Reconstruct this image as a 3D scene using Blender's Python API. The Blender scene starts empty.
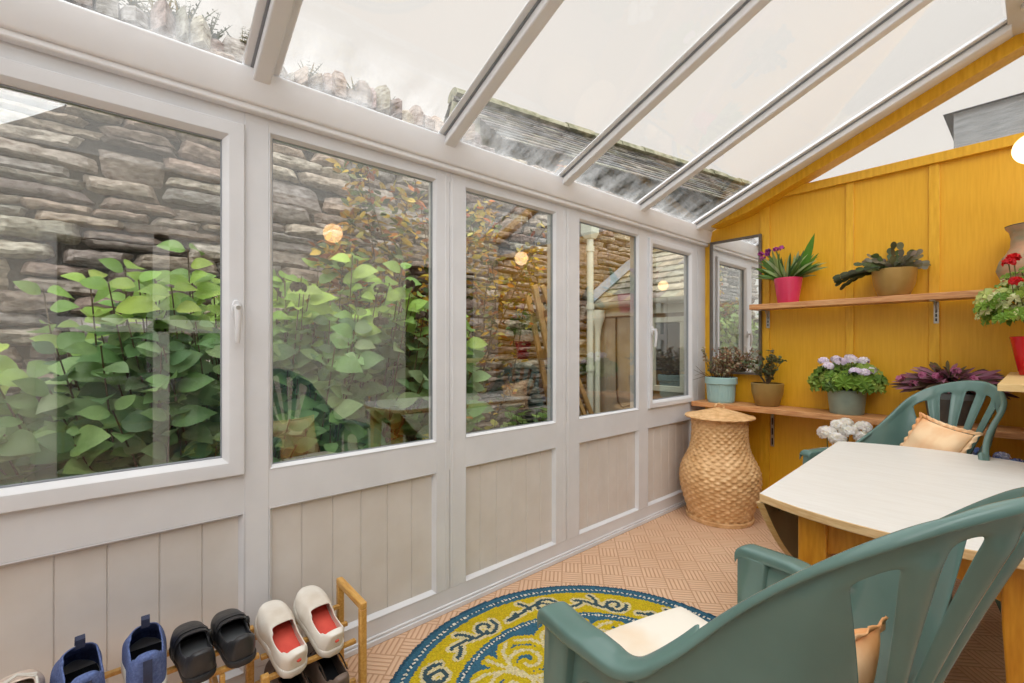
import bpy, bmesh, math, random
import numpy as np
from mathutils import Vector, Matrix, noise
C = bpy.context.scene.collection
PI = math.pi
rnd = random.Random(7)

# ------------------------------------------------------------------ materials
def lin(c):
    return tuple(((v/255)/12.92 if v/255 <= .04045 else ((v/255+.055)/1.055)**2.4) for v in c)
def new_mat(name):
    m = bpy.data.materials.new(name); m.use_nodes = True
    nt = m.node_tree; nt.nodes.clear()
    out = nt.nodes.new('ShaderNodeOutputMaterial')
    return m, nt, out
def N(nt, typ, **kw):
    n = nt.nodes.new(typ)
    for k, v in kw.items():
        if k in n.inputs: n.inputs[k].default_value = v
        else: setattr(n, k, v)
    return n
def ramp(nt, stops):
    r = nt.nodes.new('ShaderNodeValToRGB')
    e = r.color_ramp.elements
    while len(e) < len(stops): e.new(.5)
    for el, (p, c) in zip(e, stops):
        el.position = p; el.color = (*c, 1) if len(c) == 3 else c
    return r
def mat(name, col, rough=.5, col2=None, scale=20, stretch=(1,1,1), bump=0, bscale=None, spec=.5, metal=0, detail=4,
        attr=False, sss=0, trans=0, lo=.35, hi=.65):
    """principled surface whose colour varies between col and col2 with a noise in object space"""
    m, nt, out = new_mat(name); L = nt.links.new
    b = N(nt, 'ShaderNodeBsdfPrincipled', Roughness=rough, Metallic=metal)
    b.inputs['Specular IOR Level'].default_value = spec
    tc = N(nt, 'ShaderNodeTexCoord'); mp = N(nt, 'ShaderNodeMapping'); mp.inputs['Scale'].default_value = stretch
    L(tc.outputs['Object'], mp.inputs['Vector'])
    nz = N(nt, 'ShaderNodeTexNoise', Scale=scale, Detail=detail); L(mp.outputs[0], nz.inputs['Vector'])
    c1 = lin(col); c2 = lin(col2) if col2 else c1
    r = ramp(nt, [(lo, c1), (hi, c2)]); L(nz.outputs['Fac'], r.inputs[0])
    src = r.outputs[0]
    if attr:
        a = N(nt, 'ShaderNodeAttribute', attribute_name='col')
        mx = N(nt, 'ShaderNodeMix', data_type='RGBA', blend_type='MULTIPLY'); mx.inputs[0].default_value = 1
        L(a.outputs['Color'], mx.inputs[6]); L(src, mx.inputs[7]); src = mx.outputs[2]
    L(src, b.inputs['Base Color'])
    if bump:
        n2 = N(nt, 'ShaderNodeTexNoise', Scale=bscale or scale*2, Detail=5); L(mp.outputs[0], n2.inputs['Vector'])
        bp = N(nt, 'ShaderNodeBump', Strength=bump, Distance=.01); L(n2.outputs['Fac'], bp.inputs['Height']); L(bp.outputs[0], b.inputs['Normal'])
    if trans:
        t = N(nt, 'ShaderNodeBsdfTranslucent'); L(src, t.inputs[0])
        mx2 = N(nt, 'ShaderNodeMixShader'); mx2.inputs[0].default_value = trans
        L(b.outputs[0], mx2.inputs[1]); L(t.outputs[0], mx2.inputs[2]); L(mx2.outputs[0], out.inputs[0])
    else:
        L(b.outputs[0], out.inputs[0])
    return m
def schlick(nt, f0):
    lw = N(nt, 'ShaderNodeLayerWeight'); lw.inputs[0].default_value = .5
    p = N(nt, 'ShaderNodeMath', operation='POWER'); nt.links.new(lw.outputs['Facing'], p.inputs[0]); p.inputs[1].default_value = 5
    r = N(nt, 'ShaderNodeMapRange'); nt.links.new(p.outputs[0], r.inputs[0]); r.inputs[3].default_value = f0; r.inputs[4].default_value = 1
    return r.outputs[0]
def glass_mat(name, ior=1.6, tint=(.97,.985,.97), rough=0.0, streaky=False):
    m, nt, out = new_mat(name); L = nt.links.new
    t = N(nt, 'ShaderNodeBsdfTransparent'); t.inputs[0].default_value = (*tint, 1)
    g = N(nt, 'ShaderNodeBsdfGlossy', Roughness=rough); g.inputs[0].default_value = (1,1,1,1)
    f0 = ((ior-1)/(ior+1))**2
    f = schlick(nt, f0)
    mx = N(nt, 'ShaderNodeMixShader'); L(f, mx.inputs[0]); L(t.outputs[0], mx.inputs[1]); L(g.outputs[0], mx.inputs[2])
    last = mx
    if streaky:    # whitish translucent noise streaks, strongest at the eaves and fading upwards
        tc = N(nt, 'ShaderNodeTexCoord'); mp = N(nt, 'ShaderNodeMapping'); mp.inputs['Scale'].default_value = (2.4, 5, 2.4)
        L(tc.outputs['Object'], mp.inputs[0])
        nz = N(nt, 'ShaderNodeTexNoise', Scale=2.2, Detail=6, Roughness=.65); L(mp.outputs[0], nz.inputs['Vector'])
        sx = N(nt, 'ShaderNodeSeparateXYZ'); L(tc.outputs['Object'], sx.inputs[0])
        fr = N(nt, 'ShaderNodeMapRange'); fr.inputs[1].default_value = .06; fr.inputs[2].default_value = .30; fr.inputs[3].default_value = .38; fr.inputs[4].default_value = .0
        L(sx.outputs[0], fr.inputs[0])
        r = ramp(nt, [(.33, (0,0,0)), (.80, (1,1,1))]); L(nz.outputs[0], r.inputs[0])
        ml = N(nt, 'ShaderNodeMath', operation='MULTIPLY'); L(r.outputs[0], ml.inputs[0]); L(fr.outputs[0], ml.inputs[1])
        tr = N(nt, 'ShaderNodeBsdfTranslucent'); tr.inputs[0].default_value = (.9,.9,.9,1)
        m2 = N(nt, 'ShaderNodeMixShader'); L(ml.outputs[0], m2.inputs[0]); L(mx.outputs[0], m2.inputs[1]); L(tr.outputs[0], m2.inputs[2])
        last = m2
    L(last.outputs[0], out.inputs[0])
    return m
def emit_mat(name, col, s):
    m, nt, out = new_mat(name)
    e = N(nt, 'ShaderNodeEmission', Strength=s); e.inputs[0].default_value = (*col, 1)
    nt.links.new(e.outputs[0], out.inputs[0]); return m

M = {}
M['upvc'] = mat('upvc_white_lifted', (240,241,244), .32, (236,237,240), 6)  # same plastic as the wall frame, lightened in colour against the roof's shade
M['frame'] = mat('upvc_white_dimmed', (217,217,219), .32, (211,211,213), 6)  # darker copy of the roof plastic, dimmed in colour to offset the sun
M['panel'] = mat('panel_cream', (212,206,200), .45, (206,199,192), 8)
M['gasket'] = mat('gasket_grey', (140,144,150), .5)
M['glass'] = glass_mat('window_glass', 2.1)
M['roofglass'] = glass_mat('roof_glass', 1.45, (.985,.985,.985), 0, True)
M['dark'] = mat('dark_rubber', (30,30,30), .6)
M['hinge'] = mat('hinge_metal', (70,62,52), .4, metal=.8)
M['yellow'] = mat('yellow_stained_ply', (236,180,40), .42, (226,166,24), 5, (22,22,1.2), bump=.08, bscale=30, detail=6, lo=.3, hi=.7)
M['yellowtrim'] = mat('yellow_stained_batten', (238,184,46), .4, (222,164,28), 7, (8,8,1.2), bump=.05)
M['shelf'] = mat('shelf_pine', (216,164,112), .5, (186,124,76), 9, (1.2,14,14), bump=.1)
M['steel'] = mat('bracket_zinc', (186,184,178), .35, metal=.8)
M['beam_white'] = mat('white_paint', (224,222,218), .5, (216,214,210), 5)
M['render'] = mat('house_render', (244,243,240), .8, (238,236,232), 12, bump=.3)
M['tan'] = mat('table_beech_edge', (234,200,150), .45, (218,176,122), 8, (3,3,20), bump=.04)
M['orange'] = mat('table_leg_varnish', (218,150,40), .35, (200,128,24), 8, (12,12,1.5), bump=.05)
M['ttop'] = mat('table_top_white', (229,227,222), .42, (224,221,215), 10, (1,6,1), bump=.03)
M['leafback'] = mat('table_leaf_back', (150,134,100), .55, (132,116,84), 7)
M['bamboo'] = mat('bamboo', (206,160,88), .4, (186,136,64), 9, (2,14,14))
M['wicker'] = mat('wicker', (232,190,138), .5, (206,158,104), 26, bump=.3, bscale=90)
M['teal'] = mat('green_resin', (100,129,122), .17, (92,121,114), 6, bump=.02, bscale=120)
M['cush'] = mat('tie_dye_cushion', (248,214,172), .85, (228,156,92), 6, (1,.6,.8), bump=.25, bscale=14, lo=.40, hi=.66)
M['cushcream'] = mat('cream_cushion', (244,236,222), .85, (232,194,146), 2.6, (1,1,1), bump=.25, bscale=14, lo=.58, hi=.8)
M['soil'] = mat('potting_soil', (62,46,34), .95, (40,30,22), 60, bump=.6)
M['leaf'] = mat('leaf_green', (255,255,255), .45, (210,216,200), 12, attr=True, trans=.3, spec=.4)
M['hydr'] = mat('hydrangea_leaf', (255,255,255), .42, (205,212,196), 9, attr=True, trans=.3, spec=.45, bump=.25, bscale=30)
M['petal'] = mat('petal', (255,255,255), .6, (246,242,246), 30, attr=True, trans=.35)
M['stem'] = mat('woody_stem', (104,82,58), .7, (84,64,44), 20)
M['stemg'] = mat('green_stem', (96,110,52), .6, (110,96,56), 16)
M['pinkpot'] = mat('pink_glaze', (226,70,108), .15, (216,58,98), 6)
M['goldpot'] = mat('gold_glaze', (176,142,80), .35, (164,128,68), 9, metal=.25)
M['bluepot'] = mat('pale_blue_glaze', (164,196,194), .3, (150,186,186), 8)
M['brownpot'] = mat('ochre_glaze', (160,130,74), .35, (148,118,64), 9, metal=.15)
M['sagepot'] = mat('sage_grey_zinc', (150,166,154), .45, (138,154,142), 10)
M['redpot'] = mat('red_glaze', (206,20,30), .12, (190,12,22), 6)
M['vase'] = mat('terracotta_weathered', (198,150,118), .75, (142,138,112), 7, (1,1,2.0), bump=.4, bscale=20)
M['terra'] = mat('terracotta', (190,118,80), .8, (172,104,70), 14)
M['shoeblue'] = mat('blue_knit', (98,116,166), .85, (78,94,142), 160, bump=.4, bscale=220)
M['shoeblack'] = mat('black_leather', (52,52,54), .38, (38,38,40), 14, bump=.15, bscale=60)
M['shoewhite'] = mat('white_leather', (226,220,210), .55, (192,176,156), 9, bump=.15, bscale=30, lo=.5, hi=.85)
M['shoebrown'] = mat('taupe_leather', (112,96,86), .5, (92,76,66), 14, bump=.15, bscale=50)
M['shoebeige'] = mat('beige_knit', (212,194,180), .85, (196,176,162), 60, bump=.3, bscale=120)
M['sole'] = mat('white_rubber', (224,220,212), .6, (204,198,188), 16)
M['soledark'] = mat('black_rubber', (40,40,42), .6)
M['red'] = mat('coral_lining', (220,88,72), .75, (206,74,60), 20)
M['lining'] = mat('black_lining', (26,27,32), .85, (18,19,22), 30)
M['grey'] = mat('grey_insole', (104,106,108), .55, (88,90,92), 20)
M['navy'] = mat('navy_webbing', (52,58,84), .8, (44,50,74), 80)
M['stone'] = mat('slate_rubble', (255,255,255), .9, (150,140,130), 22, (1,1,2.2), bump=1.0, bscale=26, attr=True, detail=7, lo=.3, hi=.72, spec=.2)
M['mortar'] = mat('dark_mortar', (62,54,46), .95, (44,38,32), 20, bump=.6)
M['greypot'] = mat('dark_grey_pot', (96,98,96), .5, (82,84,82), 9)
M['slate'] = mat('slate_tile', (255,255,255), .75, (190,186,176), 9, attr=True, bump=.6, bscale=24, spec=.3)
M['moss'] = mat('mossy_stone', (168,164,140), .95, (118,118,92), 9, bump=.8, bscale=18)
M['lead'] = mat('lead_flashing', (150,156,164), .5, (128,134,142), 12, metal=.3)
M['pipe'] = mat('cream_plastic_pipe', (214,214,196), .5, (204,204,186), 6)
M['doorgrey'] = mat('weathered_door', (176,164,146), .8, (152,138,120), 6, (1,12,1), bump=.3)
M['ladder'] = mat('ladder_pine', (206,170,118), .6, (176,138,88), 9, (6,6,1.5))
M['ground'] = mat('garden_soil', (104,88,68), .95, (74,62,46), 8, bump=.8, bscale=20)
M['hose'] = mat('black_cable', (42,42,44), .5)
M['darkwood'] = mat('dark_stained_door', (84,62,44), .5, (66,48,34), 6, (8,8,1))
M['housedark'] = mat('dark_room', (54,54,52), .8)
M['board'] = mat('pale_pine_board', (232,202,146), .45, (214,178,118), 7, (1.4,12,12), bump=.05)
M['mirrorframe'] = mat('grey_mirror_frame', (106,98,88), .4, (94,86,78), 14)
M['tub'] = mat('white_plastic', (222,222,220), .4)
M['house'] = mat('grey_slate_hung', (150,153,155), .85, (124,128,130), 5, (1,1,6), bump=.5)
m, nt, out = new_mat('mirror_silver'); g = N(nt, 'ShaderNodeBsdfGlossy', Roughness=0.0); g.inputs[0].default_value = (.9,.92,.92,1); nt.links.new(g.outputs[0], out.inputs[0]); M['mirror'] = m
# twin-wall sheet: mostly clear, slightly milky
m, nt, out = new_mat('polycarbonate'); L = nt.links.new
t = N(nt, 'ShaderNodeBsdfTransparent'); t.inputs[0].default_value = (.99,.99,.99,1)
tr = N(nt, 'ShaderNodeBsdfTranslucent'); tr.inputs[0].default_value = (.95,.95,.94,1)
g = N(nt, 'ShaderNodeBsdfGlossy', Roughness=.12); 
a = N(nt, 'ShaderNodeMixShader'); a.inputs[0].default_value = .05; L(t.outputs[0], a.inputs[1]); L(tr.outputs[0], a.inputs[2])
b = N(nt, 'ShaderNodeMixShader'); L(schlick(nt, .04), b.inputs[0]); L(a.outputs[0], b.inputs[1]); L(g.outputs[0], b.inputs[2]); L(b.outputs[0], out.inputs[0]); M['poly'] = m
m, nt, out = new_mat('sheet_web'); L = nt.links.new
t = N(nt, 'ShaderNodeBsdfTransparent'); tr = N(nt, 'ShaderNodeBsdfTranslucent'); tr.inputs[0].default_value = (.98,.98,.97,1)
a = N(nt, 'ShaderNodeMixShader'); a.inputs[0].default_value = .45; L(t.outputs[0], a.inputs[1]); L(tr.outputs[0], a.inputs[2]); L(a.outputs[0], out.inputs[0]); M['web'] = m
# basket-weave floor: squares of five strips, alternating in direction
m, nt, out = new_mat('basketweave_vinyl'); L = nt.links.new
tc = N(nt, 'ShaderNodeTexCoord'); mp = N(nt, 'ShaderNodeMapping'); mp.inputs['Rotation'].default_value = (0,0,math.radians(-42)); mp.inputs['Scale'].default_value = (1/.105,)*3
L(tc.outputs['Object'], mp.inputs[0])
ck = N(nt, 'ShaderNodeTexChecker', Scale=1.0); L(mp.outputs[0], ck.inputs['Vector'])
sx = N(nt, 'ShaderNodeSeparateXYZ'); L(mp.outputs[0], sx.inputs[0])
mixv = N(nt, 'ShaderNodeMix', data_type='FLOAT'); L(ck.outputs['Fac'], mixv.inputs[0]); L(sx.outputs[0], mixv.inputs[2]); L(sx.outputs[1], mixv.inputs[3])
def mth(op, a, b=None):
    n = N(nt, 'ShaderNodeMath', operation=op)
    if hasattr(a, 'links'): L(a, n.inputs[0])
    else: n.inputs[0].default_value = a
    if b is not None:
        if hasattr(b, 'links'): L(b, n.inputs[1])
        else: n.inputs[1].default_value = b
    return n.outputs[0]
def edge(v, k):    # 0 in the middle of a strip, 1 at its edges
    return mth('MULTIPLY', mth('ABSOLUTE', mth('SUBTRACT', mth('FRACT', mth('MULTIPLY', v, k)), .5)), 2.0)
e1 = edge(mixv.outputs[0], 5.0); ex = edge(sx.outputs[0], 1.0); ey = edge(sx.outputs[1], 1.0)
g1 = ramp(nt, [(.5, (1,1,1)), (.9, (0,0,0))]); L(e1, g1.inputs[0])
g2 = ramp(nt, [(.92, (1,1,1)), (.99, (0,0,0))]); L(mth('MAXIMUM', ex, ey), g2.inputs[0])
hgt = mth('MULTIPLY', g1.outputs[0], g2.outputs[0])
nz = N(nt, 'ShaderNodeTexNoise', Scale=2.4, Detail=6); L(tc.outputs['Object'], nz.inputs['Vector'])
cA = ramp(nt, [(.3, lin((221,186,156))), (.7, lin((208,169,137)))]); L(nz.outputs[0], cA.inputs[0])
dk = N(nt, 'ShaderNodeMix', data_type='RGBA', blend_type='MIX'); dk.inputs[6].default_value = (*lin((184,142,108)), 1)
L(hgt, dk.inputs[0]); L(cA.outputs[0], dk.inputs[7])
b = N(nt, 'ShaderNodeBsdfPrincipled', Roughness=.55); L(dk.outputs[2], b.inputs['Base Color'])
bp = N(nt, 'ShaderNodeBump', Strength=.5, Distance=.004); L(hgt, bp.inputs['Height']); L(bp.outputs[0], b.inputs['Normal']); L(b.outputs[0], out.inputs[0])
M['floor'] = m
M['rug'] = mat('hooked_wool', (255,255,255), .95, (214,212,206), 220, attr=True, bump=.8, bscale=240, spec=.1)

# ------------------------------------------------------------------ mesh helpers
class MB:
    def __init__(s): s.v = []; s.f = []; s.m = []; s.c = []; s.hascol = False
    def add(s, vs, fs, m=0, col=None):
        o = len(s.v); s.v += [tuple(v) for v in vs]
        for f in fs:
            s.f.append([i+o for i in f]); s.m.append(m); s.c.append(col or (1,1,1))
        if col: s.hascol = True
        return s
    def box(s, x0, x1, y0, y1, z0, z1, m=0, col=None):
        return s.add([(x0,y0,z0),(x1,y0,z0),(x1,y1,z0),(x0,y1,z0),(x0,y0,z1),(x1,y0,z1),(x1,y1,z1),(x0,y1,z1)],
              [(3,2,1,0),(4,5,6,7),(0,1,5,4),(1,2,6,5),(2,3,7,6),(3,0,4,7)], m, col)
    def hexa(s, p, m=0, col=None):   # eight corners, bottom ring then top ring
        return s.add(p, [(3,2,1,0),(4,5,6,7),(0,1,5,4),(1,2,6,5),(2,3,7,6),(3,0,4,7)], m, col)
    def loft(s, rings, m=0, cap=True, closed=True, col=None):
        n = len(rings[0]); vs = [p for r in rings for p in r]; fs = []
        for i in range(len(rings)-1):
            for j in range(n if closed else n-1):
                k = (j+1) % n
                fs.append((i*n+j, i*n+k, (i+1)*n+k, (i+1)*n+j))
        if cap and closed:
            fs.append(tuple(range(n-1,-1,-1))); fs.append(tuple((len(rings)-1)*n+j for j in range(n)))
        return s.add(vs, fs, m, col)
    def tube(s, pts, r, n=8, m=0, col=None, cap=True):
        pts = [Vector(p) for p in pts]; rings = []; up = None
        for i, p in enumerate(pts):
            d = (pts[min(i+1, len(pts)-1)] - pts[max(i-1, 0)]).normalized()
            if up is None:
                up = Vector((0,0,1)) if abs(d.z) < .9 else Vector((1,0,0))
            a = d.cross(up).normalized(); up = a.cross(d).normalized()
            rr = r[i] if isinstance(r, (list, tuple)) else r
            rings.append([p + a*math.cos(2*PI*j/n)*rr + up*math.sin(2*PI*j/n)*rr for j in range(n)])
        return s.loft(rings, m, cap, True, col)
    def lathe(s, prof, n=32, m=0, c=(0,0,0), cap=True, rib=None, col=None):
        rings = []
        for r, z in prof:
            rings.append([(c[0]+(r+(rib(2*PI*j/n, z) if rib and r > .001 else 0))*math.cos(2*PI*j/n), c[1]+(r+(rib(2*PI*j/n, z) if rib and r > .001 else 0))*math.sin(2*PI*j/n), c[2]+z) for j in range(n)])
        return s.loft(rings, m, cap, True, col)
    def ringx(s, y0, y1, z0, z1, prof, m=0):
        """picture-frame sweep in the YZ plane; prof = [(inset, x)]"""
        vs = []; n = len(prof)
        for (iy, iz, sy, sz) in ((y0,z0,1,1),(y1,z0,-1,1),(y1,z1,-1,-1),(y0,z1,1,-1)):
            for d, x in prof: vs.append((x, iy+sy*d, iz+sz*d))
        fs = []
        for k in range(4):
            k2 = (k+1) % 4
            for i in range(n-1): fs.append((k*n+i, k2*n+i, k2*n+i+1, k*n+i+1))
        return s.add(vs, fs, m)
    def ringy(s, x0, x1, z0, z1, prof, m=0):
        vs = []; n = len(prof)
        for (ix, iz, sx_, sz) in ((x0,z0,1,1),(x1,z0,-1,1),(x1,z1,-1,-1),(x0,z1,1,-1)):
            for d, y in prof: vs.append((ix+sx_*d, y, iz+sz*d))
        fs = []
        for k in range(4):
            k2 = (k+1) % 4
            for i in range(n-1): fs.append((k*n+i, k2*n+i, k2*n+i+1, k*n+i+1))
        return s.add(vs, fs, m)
    def prism(s, poly, f, m=0):
        """poly of 2-D points; f(p, side) -> 3-D for side 0/1"""
        n = len(poly)
        vs = [f(p, 0) for p in poly] + [f(p, 1) for p in poly]
        fs = [tuple(range(n-1,-1,-1)), tuple(range(n, 2*n))] + [(i, (i+1) % n, n+(i+1) % n, n+i) for i in range(n)]
        return s.add(vs, fs, m)
    def blob(s, c, rx, ry, rz, n=10, k=6, m=0, col=None, jit=0):
        rings = []
        for i in range(k+1):
            t = PI*i/k
            rings.append([(c[0]+rx*max(math.sin(t),.02)*math.cos(2*PI*j/n)*(1+jit*rnd.uniform(-1,1)), c[1]+ry*max(math.sin(t),.02)*math.sin(2*PI*j/n)*(1+jit*rnd.uniform(-1,1)), c[2]-rz*math.cos(t)) for j in range(n)])
        return s.loft(rings, m, True, True, col)
    def build(s, name, mats, parent=None, smooth=40, bevel=0, sub=0, solid=0, solid_off=0, segs=2):
        if name in ('foliage', 'flower_cluster') and parent and 3.1 < parent.location.y < 3.56:    # leaves press against the wall behind
            lim = 3.547-parent.location.y; s.v = [(x, min(y, lim-.004*abs(math.sin(x*90+z*70))), z) for x, y, z in s.v]
        me = bpy.data.meshes.new(name); me.from_pydata(s.v, [], s.f)
        mats = mats if isinstance(mats, (list, tuple)) else [mats]
        for mm in mats: me.materials.append(mm)
        me.polygons.foreach_set('material_index', s.m)
        if s.hascol:
            at = me.attributes.new('col', 'FLOAT_COLOR', 'FACE')
            at.data.foreach_set('color', [x for c in s.c for x in (*c, 1)])
        bm = bmesh.new(); bm.from_mesh(me)
        if not getattr(s, 'open', False): bmesh.ops.recalc_face_normals(bm, faces=bm.faces)
        bm.to_mesh(me); bm.free()
        if smooth is not None:
            me.shade_smooth()
            if smooth < 180: me.set_sharp_from_angle(angle=math.radians(smooth))
        o = bpy.data.objects.new(name, me); C.objects.link(o)
        if parent: o.parent = parent
        if solid:
            md = o.modifiers.new('solid', 'SOLIDIFY'); md.thickness = solid; md.offset = solid_off
        if bevel:
            md = o.modifiers.new('bevel', 'BEVEL'); md.width = bevel; md.segments = segs; md.limit_method = 'ANGLE'; md.angle_limit = math.radians(40)
        if sub:
            md = o.modifiers.new('sub', 'SUBSURF'); md.levels = sub; md.render_levels = sub
        return o
def thing(name, label, cat, loc=(0,0,0), rz=0, group=None):
    o = bpy.data.objects.new(name, None); C.objects.link(o); o.location = loc; o.rotation_euler = (0,0,rz)
    o.empty_display_size = .05
    o['label'] = label; o['category'] = cat
    if group: o['group'] = group
    return o
def tag(o, label, cat, group=None):
    o['label'] = label; o['category'] = cat
    if group: o['group'] = group
    return o
def struct(o, label=None):
    o['kind'] = 'structure'
    if label: o['label'] = label
    return o
def sempty(name, label=None):
    o = bpy.data.objects.new(name, None); C.objects.link(o); o.empty_display_size = .05
    return struct(o, label)
def catmull(P, n=10):
    P = [Vector(p) for p in P]; Q = [2*P[0]-P[1]] + P + [2*P[-1]-P[-2]]; out = []
    for i in range(1, len(Q)-2):
        a, b, c, d = Q[i-1:i+3]
        for k in range(n):
            t = k/n
            out.append(.5*((2*b)+(c-a)*t+(2*a-5*b+4*c-d)*t*t+(3*b-a-3*c+d)*t**3))
    out.append(P[-1]); return out
def lerp(a, b, t): return a+(b-a)*t
def interp(x, tab):
    for (x0, y0), (x1, y1) in zip(tab, tab[1:]):
        if x <= x1: return y0+(y1-y0)*(x-x0)/(x1-x0)
    return tab[-1][1]
def vary(c, s=.1, r=rnd):
    k = 1+r.uniform(-s, s); return tuple(max(0, min(1, v*k*(1+r.uniform(-s*.4, s*.4)))) for v in c)

# ------------------------------------------------------------------ leaves
OVATE = [(0,.05),(.12,.55),(.3,.95),(.5,1.0),(.7,.8),(.88,.38),(1,.02)]
STRAP = [(0,.35),(.15,.7),(.4,1),(.7,.85),(.9,.4),(1,.03)]
ROUND = [(0,.3),(.12,.8),(.35,1.0),(.65,.98),(.88,.62),(1,.1)]
def leaf(mb, p, d, up, Ln, W, shape=OVATE, fold=.25, droop=.3, col=(.2,.4,.1), wav=0, serr=0):
    p = Vector(p); d = Vector(d).normalized(); up = Vector(up)
    side = d.cross(up)
    if side.length < 1e-3: side = d.cross(Vector((1,0,.3)))
    side.normalize(); nrm = side.cross(d).normalized()
    vs = []; n = len(shape)
    for t, w in shape:
        c = p + d*(Ln*t*(1-droop*.25*t)) - nrm*(droop*Ln*.5*t*t)
        hw = W*.5*w*(1+serr*rnd.uniform(-1,1))
        z = fold*hw + (rnd.uniform(-1,1)*wav*W)
        z2 = fold*hw + (rnd.uniform(-1,1)*wav*W)
        vs += [c - side*hw + nrm*z, c, c + side*hw + nrm*z2]
    fs = []
    for i in range(n-1):
        a = i*3; fs += [(a, a+1, a+4, a+3), (a+1, a+2, a+5, a+4)]
    mb.add(vs, fs, 0, col)
def rdir(zmin=-1, zmax=1, r=rnd):
    z = r.uniform(zmin, zmax); a = r.uniform(0, 2*PI); q = math.sqrt(max(0, 1-z*z)); return Vector((q*math.cos(a), q*math.sin(a), z))
def leafmb():
    m = MB(); m.open = True; return m
def heads(t, cs, R, n, cols, ps, name='flower_cluster'):
    for c in cs:
        fm = MB(); fm.open = True; flower_head(fm, c, R, n, cols, ps); fm.build(name, M['petal'], t, smooth=180)
def flower_head(mb, c, R, n, cols, ps=.012, flat=.7):
    c = Vector(c)
    for i in range(n):
        d = rdir(-.35, 1); q = c + Vector((d.x*R, d.y*R, d.z*R*flat))
        t1 = d.cross(Vector((.3,.2,1))).normalized(); t2 = d.cross(t1); col = vary(rnd.choice(cols), .06); a0 = rnd.uniform(0, 2)
        for k in range(5):
            a = a0+2*PI*k/5; dr = t1*math.cos(a)+t2*math.sin(a)
            leaf(mb, q, dr+d*.25, d, ps, ps*.85, [(0,.3),(.5,1),(1,.35)], .0, .2, col)
WORLD, SUN, SIDE_FILL, EXPO = 1.0, 3.7, 2.0, 0.0
# ------------------------------------------------------------------ setting: room shell
YW = 3.565; YB = -1.7; XR = 2.6
mb = MB(); mb.box(-.07, XR+.1, YB-.1, YW+.1, -.06, 0); struct(mb.build('floor', M['floor'], None, None), 'tan basket-weave vinyl floor')
wl = sempty('wall_left', 'white plastic framed window wall with panelled base')
def part(name, mb, mt, parent, **k): return mb.build(name, mt, parent, **k)
# rails and posts of the frame
TZ0, TZ1, PZ0, PZ1, GZ0, GZ1 = 1.940, 2.03, .10, .637, .782, 1.926
ybays = [(-.46,.32),(.405,1.059),(1.231,1.823),(2.032,2.62),(2.735,3.345)]
posts = [(-.62,-.46),(.32,.405),(1.059,1.231),(1.823,2.032),(2.62,2.735),(3.345,3.565)]
for i, (a, b) in enumerate(posts):
    mb = MB(); a += .009 if i in (2,3,4) else 0; b -= .009 if i in (1,2,3) else 0
    if i in (2, 3):
        c = 1.137 if i == 2 else 1.917
        mb.box(-.07,0,a,c-.0015,.1,TZ1); mb.box(-.07,0,c+.0015,b,.1,TZ1); mb.box(-.07,-.004,c-.0015,c+.0015,.1,TZ1)
        for q in (c-.018, c+.018): mb.box(-.002,.0012,q-.006,q+.006,.1,TZ1)
    elif i == 5:
        mb.box(-.07,0,a,3.43,.1,TZ1); mb.box(-.07,-.006,3.43,3.434,.1,TZ1); mb.box(-.07,.0,3.434,b,.1,TZ1)
    else: mb.box(-.07,0,a,b,.1,TZ1)
    part('post', mb, M['frame'], wl, bevel=.003)
mb = MB(); mb.box(-.07,-.0015,-.62,YW,TZ0,TZ1); part('top_rail', mb, M['frame'], wl, bevel=.002)
mb = MB(); mb.box(-.07,-.001,-.62,YW,PZ1,GZ0-.012); part('transom', mb, M['frame'], wl, bevel=.002)
mb = MB(); mb.box(-.07,-.001,-.62,YW,0,PZ0); mb.box(-.02,.012,-.62,YW,0,.022); mb.box(-.02,.006,-.62,YW,.022,.034); part('bottom_rail', mb, M['frame'], wl, bevel=.003)
mb = MB(); mb.box(-.07,0,YB,-.62,0,TZ1); part('plain_panel', mb, M['frame'], wl, smooth=None)
BEAD = [(0,-.03),(0,.0005),(.002,.0015),(.011,-.010),(.013,-.014)]
for k, (a, b) in enumerate(ybays):
    if 1 <= k <= 3: a -= .009; b += .009
    mb = MB()
    n = max(4, round((b-a)/.11)); w = (b-a)/n
    if k == 0: edges = [-.46,-.353,-.243,-.133,-.024,.096,.205,.32]
    else: edges = [a+w*i for i in range(n+1)]
    for e0, e1 in zip(edges, edges[1:]):
        # tongue-and-groove board with a V at each side
        g = .0028
        mb.add([(-.025,e0,PZ0),(-.021,e0+g,PZ0),(-.021,e1-g,PZ0),(-.025,e1,PZ0),(-.025,e0,PZ1),(-.021,e0+g,PZ1),(-.021,e1-g,PZ1),(-.025,e1,PZ1)],
               [(0,1,5,4),(1,2,6,5),(2,3,7,6)])
    mb.box(-.07,-.03,a,b,PZ0,PZ1)
    p = part('panel', mb, M['panel'], wl, smooth=None)
    mb = MB(); mb.ringx(a,b,PZ0,PZ1,[(0,-.05),(0,.0008),(.002,.0015),(.012,-.017),(.014,-.021)]); part('panel_bead', mb, M['frame'], p)
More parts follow.
